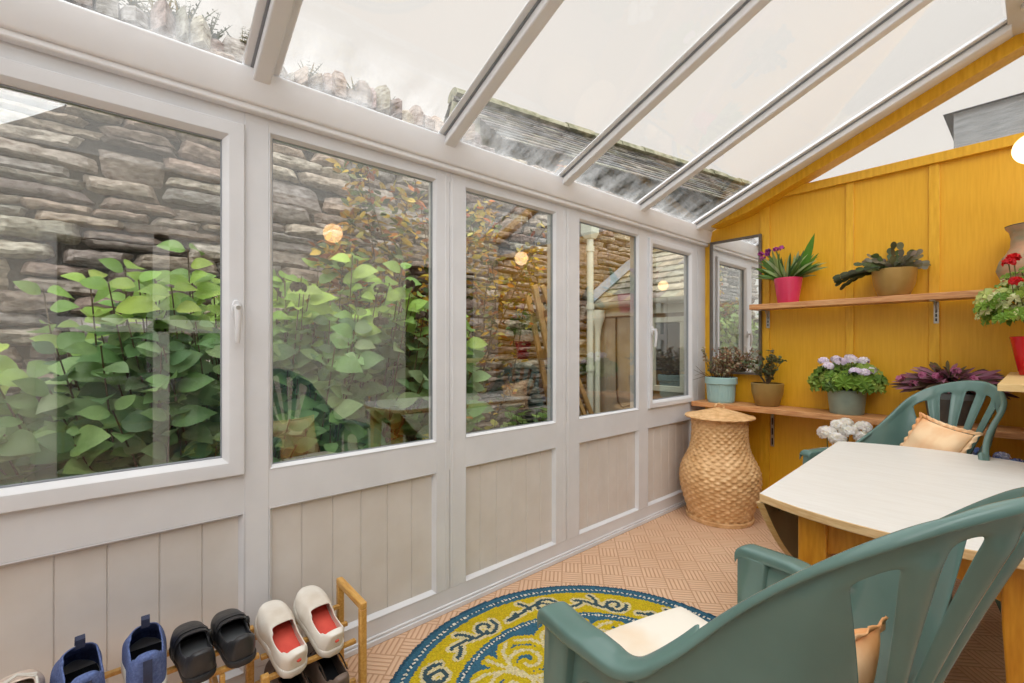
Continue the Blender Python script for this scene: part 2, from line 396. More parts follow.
# windows
def handle(parent, y, z, flip=1):
    h = MB(); h.lathe([(.0,.0),(.0155,.0),(.0155,.006),(.012,.01),(.0,.011)], 20)
    h2 = MB()
    # oval rose, neck and a lever hanging down
    for (cz, r) in ((0,1),): pass
    rose = [((.0145*math.cos(t)), (.032*math.sin(t))) for t in [2*PI*i/20 for i in range(20)]]
    h2.prism(rose, lambda p, s: (.001+.009*s, y+p[0], z+p[1]))
    h2.tube([(.008,y,z+.004),(.03,y,z+.004)], .0105, 12)
    h2.tube([(.03,y,z+.012),(.034,y,z-.02),(.033,y,z-.06),(.028,y,z-.098),(.027,y,z-.11)], [.0115,.0105,.0085,.008,.006], 10)
    o = h2.build('handle', M['frame'], parent, bevel=.002)
    k = MB(); k.tube([(.038,y,z+.004),(.043,y,z+.004)], .007, 14); k.build('key_lock', M['steel'], o)
for k, (a, b) in enumerate(ybays):
    w = sempty('window_%d' % (k+1))
    if k in (0, 4):
        mb = MB()
        wd = .062 if k == 0 else .05
        z0, z1 = GZ0-.024, 1.940
        mb.ringx(a, b, z0+.0, z1, [(-.002,-.04),(-.002,.002),(.016,-.002)]); mb.build('outer_bead', M['frame'], w)
        mb = MB()
        mb.ringx(a+.001,b-.001,z0+.012,z1-.004,[(0,-.05),(0,.014),(.003,.017),(wd-.018,.017),(wd-.016,.0155),(wd-.004,.004),(wd,.0),(wd,-.03)])
        s = mb.build('sash', M['frame'], w, bevel=0)
        gm = MB(); gm.ringx(a+wd,b-wd,z0+.012+wd,z1-.004-wd,[(-.003,-.004),(.004,-.004),(.004,-.018)]); gm.build('gasket', M['gasket'], s)
        g = MB(); g.box(-.016,-.012,a+wd-.002,b-wd+.002,z0+.01+wd,z1-.002-wd); g.build('glass_pane', M['glass'], w, smooth=None)
        handle(s, (b-.027) if k == 0 else (a+.022), 1.318 if k == 0 else 1.30)
        for q in s.children:
            if q.name.startswith('handle'): q.location.x = .017
    else:
        mb = MB(); mb.ringx(a-.009,b+.009,GZ0-.012,GZ1+.014,BEAD); f = mb.build('glazing_bead', M['frame'], w)
        gm = MB(); gm.ringx(a+.003,b-.003,GZ0-.0,GZ1+.002,[(0,-.014),(.003,-.014),(.003,-.03)]); gm.build('gasket', M['gasket'], f)
        g = MB(); g.box(-.021,-.017,a+.001,b-.001,GZ0-.002,GZ1+.004); g.build('glass_pane', M['glass'], w, smooth=None)
# roof: eaves beam, glazing bars, panes, ridge
ce = sempty('ceiling', 'sloping glass roof with white glazing bars')
mb = MB(); mb.prism([(-.09,2.005),(.036,2.005),(.043,2.013),(.056,2.112),(.05,2.118),(-.09,2.075)], lambda p, s: (p[0], (-1.7,YW)[s], p[1])); mb.build('eaves_beam', M['upvc'], ce, bevel=.004)
mb = MB(); mb.box(-.06,.028,-1.7,YW,1.985,2.008); mb.build('eaves_trim', M['upvc'], ce, bevel=.006)
SL = .42
def zr(x): return 2.118 + SL*(x-.05)
XRG = 1.66
def bar(y, name='glazing_bar'):
    mb = MB()
    def beamseg(y0, y1, d0, d1, m=0):
        p = []
        for dz in (d0, d1):
            p += [(.03,y0,zr(.03)+dz),(XRG,y0,zr(XRG)+dz),(XRG,y1,zr(XRG)+dz),(.03,y1,zr(.03)+dz)]
        mb.hexa(p, m)
    beamseg(y-.026, y+.026, -.042, -.004)
    beamseg(y-.056, y+.056, .000, .012)
    o = mb.build(name, M['upvc'], ce, bevel=.006)
    mb = MB(); beamseg(y-.033, y+.033, -.006, .000); mb.build('gasket', M['gasket'], o, smooth=None)
    mb = MB()
    p = []
    for dz in (.016, .034): p += [(-.1,y-.03,zr(-.1)+dz),(XRG,y-.03,zr(XRG)+dz),(XRG,y+.03,zr(XRG)+dz),(-.1,y+.03,zr(-.1)+dz)]
    mb.hexa(p); mb.build('bar_cap', M['upvc'], o, bevel=.004)
bars = [-1.16,-.40,.362,1.103,1.854,2.597,3.335]
for y in bars: bar(y)
mb = MB(); p = []
for dz in (-.022, .006): p += [(.03,3.362,zr(.03)+dz),(XRG,3.362,zr(XRG)+dz),(XRG,3.555,zr(XRG)+dz),(.03,3.555,zr(.03)+dz)]
mb.hexa(p); mb.build('wall_bar', M['upvc'], ce, bevel=.004)
ys = [-1.7]+bars
for a, b in zip(ys, ys[1:]):
    mb = MB(); p = []
    for dz in (.006, .010): p += [(.035,a+.03,zr(.035)+dz),(XRG,a+.03,zr(XRG)+dz),(XRG,b-.03,zr(XRG)+dz),(.035,b-.03,zr(.035)+dz)]
    if b-a > .15:
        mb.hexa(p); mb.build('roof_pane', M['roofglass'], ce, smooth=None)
mb = MB(); mb.box(1.645,1.80,-1.7,YW-.001,2.775,2.93); mb.build('ridge_beam', M['beam_white'], ce, bevel=.004)
# lower pitch on the house side
def zh(x): return 2.83-(x-1.8)*.35
for y in (bars[0], bars[-1]):
    mb = MB(); p = []
    for dz in (-.04, .012): p += [(1.79,y-.026,zh(1.79)+dz),(XR+.05,y-.026,zh(XR+.05)+dz),(XR+.05,y+.026,zh(XR+.05)+dz),(1.79,y+.026,zh(1.79)+dz)]
    mb.hexa(p); mb.build('glazing_bar', M['upvc'], ce, bevel=.005)
mb = MB(); p = []
for dz in (.014, .018): p += [(1.79,-1.7,zh(1.79)+dz),(XR+.05,-1.7,zh(XR+.05)+dz),(XR+.05,YW,zh(XR+.05)+dz),(1.79,YW,zh(1.79)+dz)]
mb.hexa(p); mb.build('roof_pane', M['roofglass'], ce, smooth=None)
# house wall on the right, with glazed door and dark wooden door
wr = sempty('wall_right', 'pale rendered house wall')
mb = MB()
for (a, b, z0, z1) in ((YB,-.42,0,2.55),(-.42,.92,2.06,2.55),(.92,2.30,0,2.55),(2.30,3.2,2.06,2.55),(3.2,YW,0,2.55)): mb.box(XR,XR+.12,a,b,z0,z1)
mb.build('render_face', M['render'], wr, smooth=None)
d = sempty('door_1', 'white glazed house door')
mb = MB()
for (a, b, z0, z1) in ((-.42,-.32,0,2.06),(.20,.30,0,2.06),(.82,.92,0,2.06),(-.32,.82,1.96,2.06),(-.32,.82,0,.2),(-.32,.82,1.30,1.40)): mb.box(XR+.02,XR+.09,a,b,z0,z1)
mb.build('door_frame', M['upvc'], d, bevel=.004)
mb = MB(); mb.box(XR+.05,XR+.055,-.32,.82,.2,1.96); mb.build('glass_pane', M['glass'], d, smooth=None)
mb = MB(); mb.box(XR+.6,XR+.65,-1,1.6,-.05,2.3); mb.build('dark_room_wall', M['housedark'], d, smooth=None)
d = sempty('door_2', 'dark stained wooden house door')
mb = MB(); mb.box(XR+.03,XR+.07,2.30,3.2,0,2.06)
for (a, b, z0, z1) in ((2.42,2.70,.2,.9),(2.80,3.08,.2,.9),(2.42,2.70,1.05,1.95),(2.80,3.08,1.05,1.95)): mb.ringx(a,b,z0,z1,[(0,XR+.03),(0,XR+.018),(.02,XR+.018),(.03,XR+.03)])
mb.build('door_leaf', M['darkwood'], d, smooth=None)
# wall behind the camera
wb = sempty('wall_back', 'white end wall')
mb = MB(); mb.box(-.07,XR+.12,YB-.1,YB,0,2.05); mb.build('render_face', M['render'], wb, smooth=None)
mb = MB(); mb.prism([(0,2.05),(XR,2.05),(XR,2.5),(1.8,2.8),(1.66,2.8),(0,2.1)], lambda p, s: (p[0], YB-.04+.006*s, p[1])); mb.build('gable_pane', M['poly'], wb, smooth=None)
# yellow end wall
wf = sempty('wall_far', 'yellow stained plywood end wall with battens')
RZ0, RZ1 = 2.246, 2.302
bats = [(-.01,.05),(.41,.476),(.93,.973),(1.329,1.376),(1.79,1.84),(2.25,2.30)]
xs = [0]+[(a+b)/2 for a, b in bats[1:]]+[XR]
for a, b in zip(xs, xs[1:]):
    mb = MB()
    def top(x): return min(RZ1-.01, zr(x)-.02) if x < .6 else RZ1-.01
    pts = [(a,0),(b,0),(b,top(b))] + ([(.45,RZ1-.02)] if a < .2 else []) + [(a,top(a))]
    mb.prism(pts, lambda p, s: (p[0], YW+.018*s, p[1])); mb.build('ply_panel', M['yellow'], wf, smooth=None)
for a, b in bats:
    mb = MB(); mb.box(max(a,0),b,YW-.012,YW,0,min(RZ0, zr(a)-.02) if a < .1 else RZ0); mb.build('batten', M['yellowtrim'], wf, bevel=.002)
mb = MB(); mb.prism([(.30,RZ0),(XR,RZ0),(XR,RZ1),(.43,RZ1)], lambda p, s: (p[0], YW-.03+.05*s, p[1])); mb.build('top_rail', M['yellowtrim'], wf, bevel=.002)
sb = MB()
def zb(x): return 2.150 + .405*x
sb.prism([(.36,zr(.36)-.085),(1.79,zr(1.79)-.10),(1.79,zr(1.79)-.0225),(.10,zr(.10)-.0225),(.10,zr(.10)-.03)], lambda p, s: (p[0], (3.445,YW-.0005)[s], p[1])); sb.build('sloping_batten', M['yellowtrim'], wf, bevel=.002)
sb = MB(); sb.prism([(1.66,2.755),(1.8,2.755),(XR,2.46),(XR,2.55),(1.8,2.85),(1.66,2.85)], lambda p, s: (p[0], YW-.045+.075*s, p[1])); sb.build('sloping_batten', M['yellowtrim'], wf, bevel=.002)
# ribbed twin-wall sheet filling the gable above the rail
pm = MB(); rows = 46; z0 = RZ1-.02; z1 = 2.86
for i in range(rows):
    za = lerp(z0, z1, i/rows); zb_ = lerp(z0, z1, (i+1)/rows)
    xa = max(.3, (zb_-2.16)/.42+.0); xe = XR if zb_ < 2.5 else 1.8+max(0,(2.83-zb_)/.35)
    if xe <= xa: continue
    ym = YW+.012
    pm.loft([[(x, ym+.004*math.cos(t)*1.0, (za+zb_)/2+(zb_-za)*.5*math.sin(t)) for t in (-PI/2,-PI/4,0,PI/4,PI/2,3*PI/4,PI,5*PI/4)] for x in (xa, xe)])
sh_ = pm.build('ribbed_sheet', M['poly'], wf, smooth=60)

# ------------------------------------------------------------------ green resin armchairs
def chair(name, label, loc, rz):
    root = thing(name, label, 'chair', loc, rz, 'green resin armchairs')
    P = [(.328,-.184,.660),(.330,-.06,.668),(.300,.055,.678),(.212,.165,.812),(.168,.335,.972),(0,.435,1.036)]
    H = [Vector(p) for p in P]
    curve = catmull(H + [Vector((-p.x,p.y,p.z)) for p in H[:-1]][::-1], 16)
    half = curve[:81]
    # --- backrest shell: u runs along the rim from one arm end to the other, t from seat to rim
    i0 = 30; rim = curve[i0:len(curve)-i0]
    cum = [0]
    for a, b in zip(rim, rim[1:]): cum.append(cum[-1]+(b-a).length)
    def R(u):
        s_ = (u+1)/2*cum[-1]
        for i in range(len(rim)-1):
            if s_ <= cum[i+1] or i == len(rim)-2:
                return rim[i].lerp(rim[i+1], min(1, max(0, (s_-cum[i])/(cum[i+1]-cum[i]))))
    bc = catmull([(.262,.02,.40),(.245,.10,.40),(.19,.175,.40),(.10,.215,.40),(0,.225,.40),(-.10,.215,.40),(-.19,.175,.40),(-.245,.10,.40),(-.262,.02,.40)], 12)
    def B(u):
        x = (u+1)/2*(len(bc)-1); i = min(int(x), len(bc)-2); return Vector(bc[i]).lerp(Vector(bc[i+1]), x-i)
    def S(u, t):
        # rim runs +x -> -x as u goes -1 -> 1, like bc
        p = B(u).lerp(R(u), t); d = Vector((p.x, p.y-.02, 0))
        return p - d.normalized()*(.022*math.sin(PI*min(1,t))*(1-.5*abs(u)))
    def Nn(u, t):
        a = S(min(1,u+.01), t)-S(max(-1,u-.01), t); b = S(u, min(1,t+.01))-S(u, max(0,t-.01)); n = a.cross(b).normalized()
        return n if n.dot(Vector((S(u,t).x, S(u,t).y-.0, 0))) > 0 else -n
    ws, wl = .062, .084
    cols = [-1,-.95,-.86,-.74,-.62,-.50,-.43]; uo = (5*ws+4*wl)/2
    edges = []; wo = .030; uo += wo; u = -uo
    for k in range(5):
        ws = .062 + (wo if k in (0, 4) else 0)
        edges += [(u, 's'), (u+ws, 'e')]; u += ws
        if k < 4: edges += [(u+wl/2, 'm')]; u += wl
    cl = [(c, 'w') for c in cols if c < -uo-.05] + edges + [(-c, 'w') for c in cols[::-1] if c < -uo-.05]
    rows = [0,.10,.22,.30,.34,.42,.52,.64,.76,.83,.88,.90,.925,.955,.985,1.0]
    def uk(c, t, kind):
        if kind == 'w': return c
        k = .34+.66*min(1, max(0, (t-.30)/.58))**.85
        return c*k
    V = []; idx = {}
    for j, t in enumerate(rows):
        for i, (c, kd) in enumerate(cl):
            uu = uk(c, t, kd); q = S(uu, t)
            n = Nn(uu, t)
            if kd == 'm': q = q + n*.015*(1 if .25 < t < .91 else .3)
            elif kd == 'w' and abs(c) < .64 and .15 < t < .93: q = q + n*.009*(1 if abs(c) < .45 else .3)
            idx[i, j] = len(V); V.append(q)
    for i, (c, kd) in enumerate(cl):       # rim lip turned outwards and down
        uu = uk(c, 1, kd); n = Nn(uu, 1); h = Vector((n.x, n.y, 0)).normalized()
        k = min(1, (1-abs(uu))*6)
        idx[i, 100] = len(V); V.append(S(uu, 1)+h*.012*(.3+.7*k)+Vector((0,0,-.001)))
        idx[i, 101] = len(V); V.append(S(uu, 1)+h*.0145*(.3+.7*k)+Vector((0,0,-.012)))
    F = []; nr = len(rows)
    for i in range(len(cl)-1):
        slot = cl[i][1] == 's' and cl[i+1][1] == 'e'
        sk = [k for k in range(len(cl)-1) if cl[k][1] == 's' and cl[k+1][1] == 'e'].index(i) if slot else None
        for j in range(nr-1):
            t0, t1 = rows[j], rows[j+1]
            if slot:
                lo, hi = (.34, .90) if sk in (0, 4) else (.30, .925)
                if t0 >= lo-.001 and t1 <= hi+.001: continue
            F.append((idx[i,j], idx[i+1,j], idx[i+1,j+1], idx[i,j+1]))
        F.append((idx[i,nr-1], idx[i+1,nr-1], idx[i+1,100], idx[i,100])); F.append((idx[i,100], idx[i+1,100], idx[i+1,101], idx[i,101]))
    mb = MB(); mb.add(V, F)
    mb.build('backrest', M['teal'], root, smooth=180, solid=.007, sub=2)
    # --- arms: a flat strip that narrows as it sweeps up into the rim
    for sgn in (1, -1):
        pts = half[:44]; rings = []
        for i, p in enumerate(pts):
            f = i/(len(pts)-1); wd = .050 if f < .55 else lerp(.050, .010, (f-.55)/.45)
            d = (pts[min(i+1, len(pts)-1)]-pts[max(i-1, 0)]).normalized(); inn = Vector((0,0,1)).cross(d).normalized()
            if inn.x > 0: inn = -inn
            up = Vector((0,0,1))
            lip = .03*(1-.6*f)
            e0 = p - inn*.006; 
            w1 = max(wd, .014)
            sec = [e0-up*lip, e0-up*lip*.5, e0-up*.003, e0+inn*.002, p+inn*.004+up*.002, p+inn*w1*.5+up*.004, p+inn*(w1-.006)+up*.002, p+inn*(w1-.002), p+inn*w1-up*.003, p+inn*w1-up*lip*.5, p+inn*(w1-.001)-up*lip*.8]
            if i == 0:
                f0 = -d*.018; rings.append([Vector((s_.x*sgn+0, s_.y+f0.y, s_.z-.026)) for s_ in [q for q in sec]]); rings.append([Vector((s_.x*sgn, s_.y+f0.y*.8, s_.z-.008)) for s_ in sec])
            rings.append([Vector((s_.x*sgn, s_.y, s_.z)) for s_ in sec])
        mb = MB(); mb.loft(rings, 0, False, False); a_ = mb.build('armrest', M['teal'], root, smooth=180, solid=.006, sub=1)
        # web under the arm with an arched opening
        outer = []; inner = []
        def X(y, z): return sgn*(.300+.012*(.66-z)/.26)
        yo0, yo1 = -.195, .06
        zt = .652; zbm = .40
        def loop(y0, y1, z0, z1, r):
            o = []
            for cy, cz, a0 in ((y1-r, z0+r, -PI/2),(y1-r, z1-r, 0),(y0+r, z1-r, PI/2),(y0+r, z0+r, PI)):
                for k in range(5):
                    a = a0+k*PI/8; o.append((cy+r*math.cos(a), cz+r*math.sin(a)))
            return o
        Lo = loop(yo0, yo1, zbm, zt, .02); Li = loop(yo0+.095, yo1-.045, zbm+.03, zt-.075, .05)
        n = len(Lo); vs = [(X(y,z), y, z) for y, z in Lo] + [(X(y,z)-sgn*.012, y, z) for y, z in [(lerp(a[0],b[0],.75), lerp(a[1],b[1],.75)) for a, b in zip(Lo, Li)]] + [(X(y,z), y, z) for y, z in Li]
        fs = []
        for k in range(n):
            q = (k+1) % n; fs += [(k, q, n+q, n+k), (n+k, n+q, 2*n+q, 2*n+k)]
        mb = MB(); mb.add(vs, fs); mb.build('side_web', M['teal'], root, smooth=180, solid=.007, sub=1)
        # front leg, broad at the arm and tapering to the foot
        def sec(x, y, z, wx, wy, r=.3):
            o = []
            for k in range(12):
                a = 2*PI*k/12; cx_, cy_ = math.cos(a), math.sin(a)
                o.append((x+wx*.5*math.copysign(abs(cx_)**.45, cx_), y+wy*.5*math.copysign(abs(cy_)**.45, cy_), z))
            return o
        mb = MB(); mb.loft([sec(sgn*.300,-.155,.648,.050,.088), sec(sgn*.302,-.160,.60,.046,.084), sec(sgn*.306,-.170,.42,.044,.070), sec(sgn*.318,-.186,.20,.040,.054), sec(sgn*.330,-.20,0,.036,.040)])
        mb.build('leg', M['teal'], root, smooth=50, bevel=.004)
        mb = MB(); mb.loft([sec(sgn*.20,.165,.40,.05,.06), sec(sgn*.222,.225,.2,.044,.05), sec(sgn*.245,.30,0,.036,.04)])
        mb.build('leg', M['teal'], root, smooth=50, bevel=.004)
    # --- seat
    mb = MB()
    so = [(x, y) for x, y in [(.30,-.235),(.31,-.1),(.285,.02),(.25,.11),(.19,.18),(.10,.215),(0,.225)]]
    out_ = so + [(-x, y) for x, y in so[:-1]][::-1] + [(-.28,-.295),(-.2,-.312),(0,-.320),(.2,-.312),(.28,-.295)]
    c0 = [(x*.5, y*.5, .392) for x, y in out_]
    mb.loft([[(x*1.0, y, .365) for x, y in out_], [(x*1.005, y*1.005, .40) for x, y in out_], [(x*.985, y*.98, .412) for x, y in out_], [(x*.85, y*.85, .408) for x, y in out_], c0], 0, True)
    mb.build('seat', M['teal'], root, smooth=60)
    return root
chair('resin_armchair', 'green resin armchair nearest the rug, seen from behind with a cream pad on its seat', (1.338,.937,0), -1.812)
chair('resin_armchair', 'green resin armchair against the yellow wall, behind the far end of the white table', (1.330,2.66,0), -.538)
# cushions
def pad(name, label, cat, size, loc, rot, m, frill=0, seed=1, edgebow=.0):
    r = random.Random(seed); mb = MB(); n = 16; W, D, T = size; top = []; vs = []; fs = []
    for side in (1, -1):
        for i in range(n+1):
            for j in range(n+1):
                a = 2*i/n-1; b = 2*j/n-1
                e = (1-abs(a)**3.2)*(1-abs(b)**3.2)
                pull = 1-edgebow*(1-abs(a)**2)*(abs(b)**4); pull2 = 1-edgebow*(1-abs(b)**2)*(abs(a)**4)
                z = side*T*.5*max(0, e)**.55
                nz_ = noise.noise(Vector((a*2+seed*3, b*2, side)))*.16*T
                vs.append((a*W/2*pull2, b*D/2*pull, z+nz_*e))
    k = (n+1)**2
    for s_ in (0, 1):
        for i in range(n):
            for j in range(n):
                q = s_*k+i*(n+1)+j; fs.append((q, q+1, q+n+2, q+n+1) if s_ else (q, q+n+1, q+n+2, q+1))
    mb.add(vs, fs)
    bm_o = mb.build(name, M[m], None, smooth=180, sub=1)
    bm = bmesh.new(); bm.from_mesh(bm_o.data); bmesh.ops.remove_doubles(bm, verts=bm.verts, dist=.0008); bmesh.ops.recalc_face_normals(bm, faces=bm.faces); bm.to_mesh(bm_o.data); bm.free()
    bm_o.data.shade_smooth()
    bm_o.location = loc; bm_o.rotation_euler = rot; tag(bm_o, label, cat)
    if frill:
        fm = MB(); pts = []; N_ = 160
        per = []
        for i in range(N_+1):
            s_ = 4*i/N_; q = int(s_) % 4; f = s_-int(s_)
            a, b = [(2*f-1, 1), (1, 1-2*f), (1-2*f, -1), (-1, 2*f-1)][q]
            pull = 1-edgebow*(1-abs(a)**2)*(abs(b)**4); pull2 = 1-edgebow*(1-abs(b)**2)*(abs(a)**4)
            per.append((a*W/2*pull2, b*D/2*pull))
        rings = []
        for i, (x, y) in enumerate(per):
            l = math.hypot(x/W, y/D)*2; z = frill*.45*math.sin(i*1.35)
            ox, oy = x*(1+frill/(W/2)), y*(1+frill/(D/2))
            rings.append([(x*.985, y*.985, 0), (lerp(x,ox,.5), lerp(y,oy,.5), z*.6), (ox, oy, z)])
        fm.loft(rings, 0, False, False); fm.build('frill', M[m], bm_o, smooth=180, solid=.003)
    return bm_o
pad('seat_cushion', 'cream seat pad with tan stains on the green armchair nearest the rug', 'cushion', (.46,.49,.062), (1.338-.971*.098,.937+.239*.098,.447), (0,0,-1.812), 'cushcream', 0, 3)
pad('scatter_cushion', 'peach tie-dye cushion leaning inside the green armchair nearest the rug', 'cushion', (.34,.27,.09), (1.482,.885,.575), (math.radians(72),0,-1.812), 'cush', .008, 5, .08)
pad('scatter_cushion', 'peach tie-dye cushion with a frilled edge on the armchair by the yellow wall', 'cushion', (.225,.27,.085), (1.422,2.81,.722), (math.radians(62),math.radians(12),-.538), 'cush', .016, 8, .08)
pad('seat_cushion', 'flat cream pad on the seat of the armchair by the yellow wall', 'cushion', (.44,.40,.05), (1.345,2.645,.442), (0,0,-.538), 'cushcream', 0, 11)

# ------------------------------------------------------------------ drop-leaf table
TX, TY = 1.489, 2.085; HW = .345
tb = thing('drop_leaf_table', 'white-topped drop-leaf dining table with varnished yellow wooden legs', 'table', (TX,TY,0), .055)
def yb(x):   # bowed end of the top: half length at x
    return .650 - .095*(abs(x)/HW)**2
def outline(x0, x1, n=14): return [(lerp(x0,x1,i/n), yb(lerp(x0,x1,i/n))) for i in range(n+1)]
up_ = outline(-HW, HW); poly = [(x, y) for x, y in up_] + [(x, -y) for x, y in up_[::-1]]
def slab(poly, z0, z1, mats, name, parent, f=None, bev=.003):
    n = len(poly); f = f or (lambda x, y, z: (x, y, z))
    mb = MB()
    mb.add([f(x,y,z1) for x, y in poly], [tuple(range(n))], 0)
    mb.add([f(x,y,z0) for x, y in poly], [tuple(range(n))[::-1]], 2 if len(mats) > 2 else 1)
    mb.add([f(x,y,z0) for x, y in poly]+[f(x,y,z1) for x, y in poly], [(i,(i+1)%n,n+(i+1)%n,n+i) for i in range(n)], 1)
    o = mb.build(name, mats, parent, smooth=30)
    bm = bmesh.new(); bm.from_mesh(o.data); bmesh.ops.remove_doubles(bm, verts=bm.verts, dist=1e-4); bmesh.ops.recalc_face_normals(bm, faces=bm.faces); bm.to_mesh(o.data); bm.free()
    o.data.set_sharp_from_angle(angle=math.radians(30))
    if bev:
        md = o.modifiers.new('bevel', 'BEVEL'); md.width = bev; md.segments = 2; md.limit_method = 'ANGLE'
    return o
slab(poly, .714, .74, [M['ttop'], M['tan'], M['leafback']], 'tabletop', tb)
for sg in (-1, 1):
    # D-shaped leaf hanging from the long side, white face outwards
    n = 26; dl = [( -.55, 0)] + [(-.55+1.1*i/n, .34*(1-(2*i/n-1)**2)) for i in range(1, n)] + [(.55, 0)]
    tilt = .10
    def ff(x, y, z, sg=sg): return (sg*(HW-.012+z-y*.06), x, .708-y)
    o = slab(dl, 0, .024, [M['ttop'], M['tan'], M['leafback']], 'drop_leaf', tb, ff)
    for yy in (-.40, .40):
        h = MB(); h.box(sg*(HW-.016)-.004, sg*(HW-.016)+.004, yy-.02, yy+.02, .655, .708); h.box(min(sg*(HW-.07), sg*(HW-.004)), max(sg*(HW-.07), sg*(HW-.004)), yy-.02, yy+.02, .710, .7135)
        for dz in (.665,.69): h.tube([(sg*(HW-.018), yy-.008, dz), (sg*(HW-.025), yy-.008, dz)], .005, 8)
        h.build('hinge', M['hinge'], o, smooth=None)
for sx_ in (-1, 1):
    for yy, sy in ((-.52, -1), (.10, 1)):
        x0 = sx_*.205; mb = MB()
        def q(x, y, w, z): return [(x-w/2, y-w/2, z), (x+w/2, y-w/2, z), (x+w/2, y+w/2, z), (x-w/2, y+w/2, z)]
        cx0 = x0
        mb.loft([q(cx0, yy, .07, .713), q(cx0, yy, .07, .56), q(cx0+sx_*.004, yy, .066, .45), q(cx0+sx_*.010, yy+sy*.004, .036, .0128 if sx_ < 0 and sy < 0 else 0)])
        mb.build('leg', M['orange'], tb, smooth=30, bevel=.004)
for yy in (-.52, .10):
    mb = MB(); n = 12; arch = [(-.17,.713),(-.17,.60)] + [(-.17+.34*i/n, .60+.045*math.sin(PI*i/n)) for i in range(1, n)] + [(.17,.60),(.17,.713)]
    mb.prism(arch, lambda p, s, yy=yy: (p[0], yy-.012+.024*s, p[1])); mb.build('apron', M['orange'], tb, smooth=30)
for xx in (-.205, .205):
    mb = MB(); mb.box(xx-.012, xx+.012, -.485, .065, .61, .713); mb.build('apron', M['orange'], tb, smooth=None, bevel=.002)
# storage box under the table
bx = thing('storage_box', 'low white plastic storage box on the floor under the table', 'box', (1.82,1.87,0))
mb = MB(); mb.loft([[(-.10,-.17,0),(.10,-.17,0),(.10,.17,0),(-.10,.17,0)],[(-.115,-.19,.22),(.115,-.19,.22),(.115,.19,.22),(-.115,.19,.22)]]); mb.build('body', M['tub'], bx, bevel=.012, smooth=40)
mb = MB(); mb.box(-.125,.125,-.20,.20,.2205,.238); mb.build('lid', M['tub'], bx, bevel=.006, smooth=40)

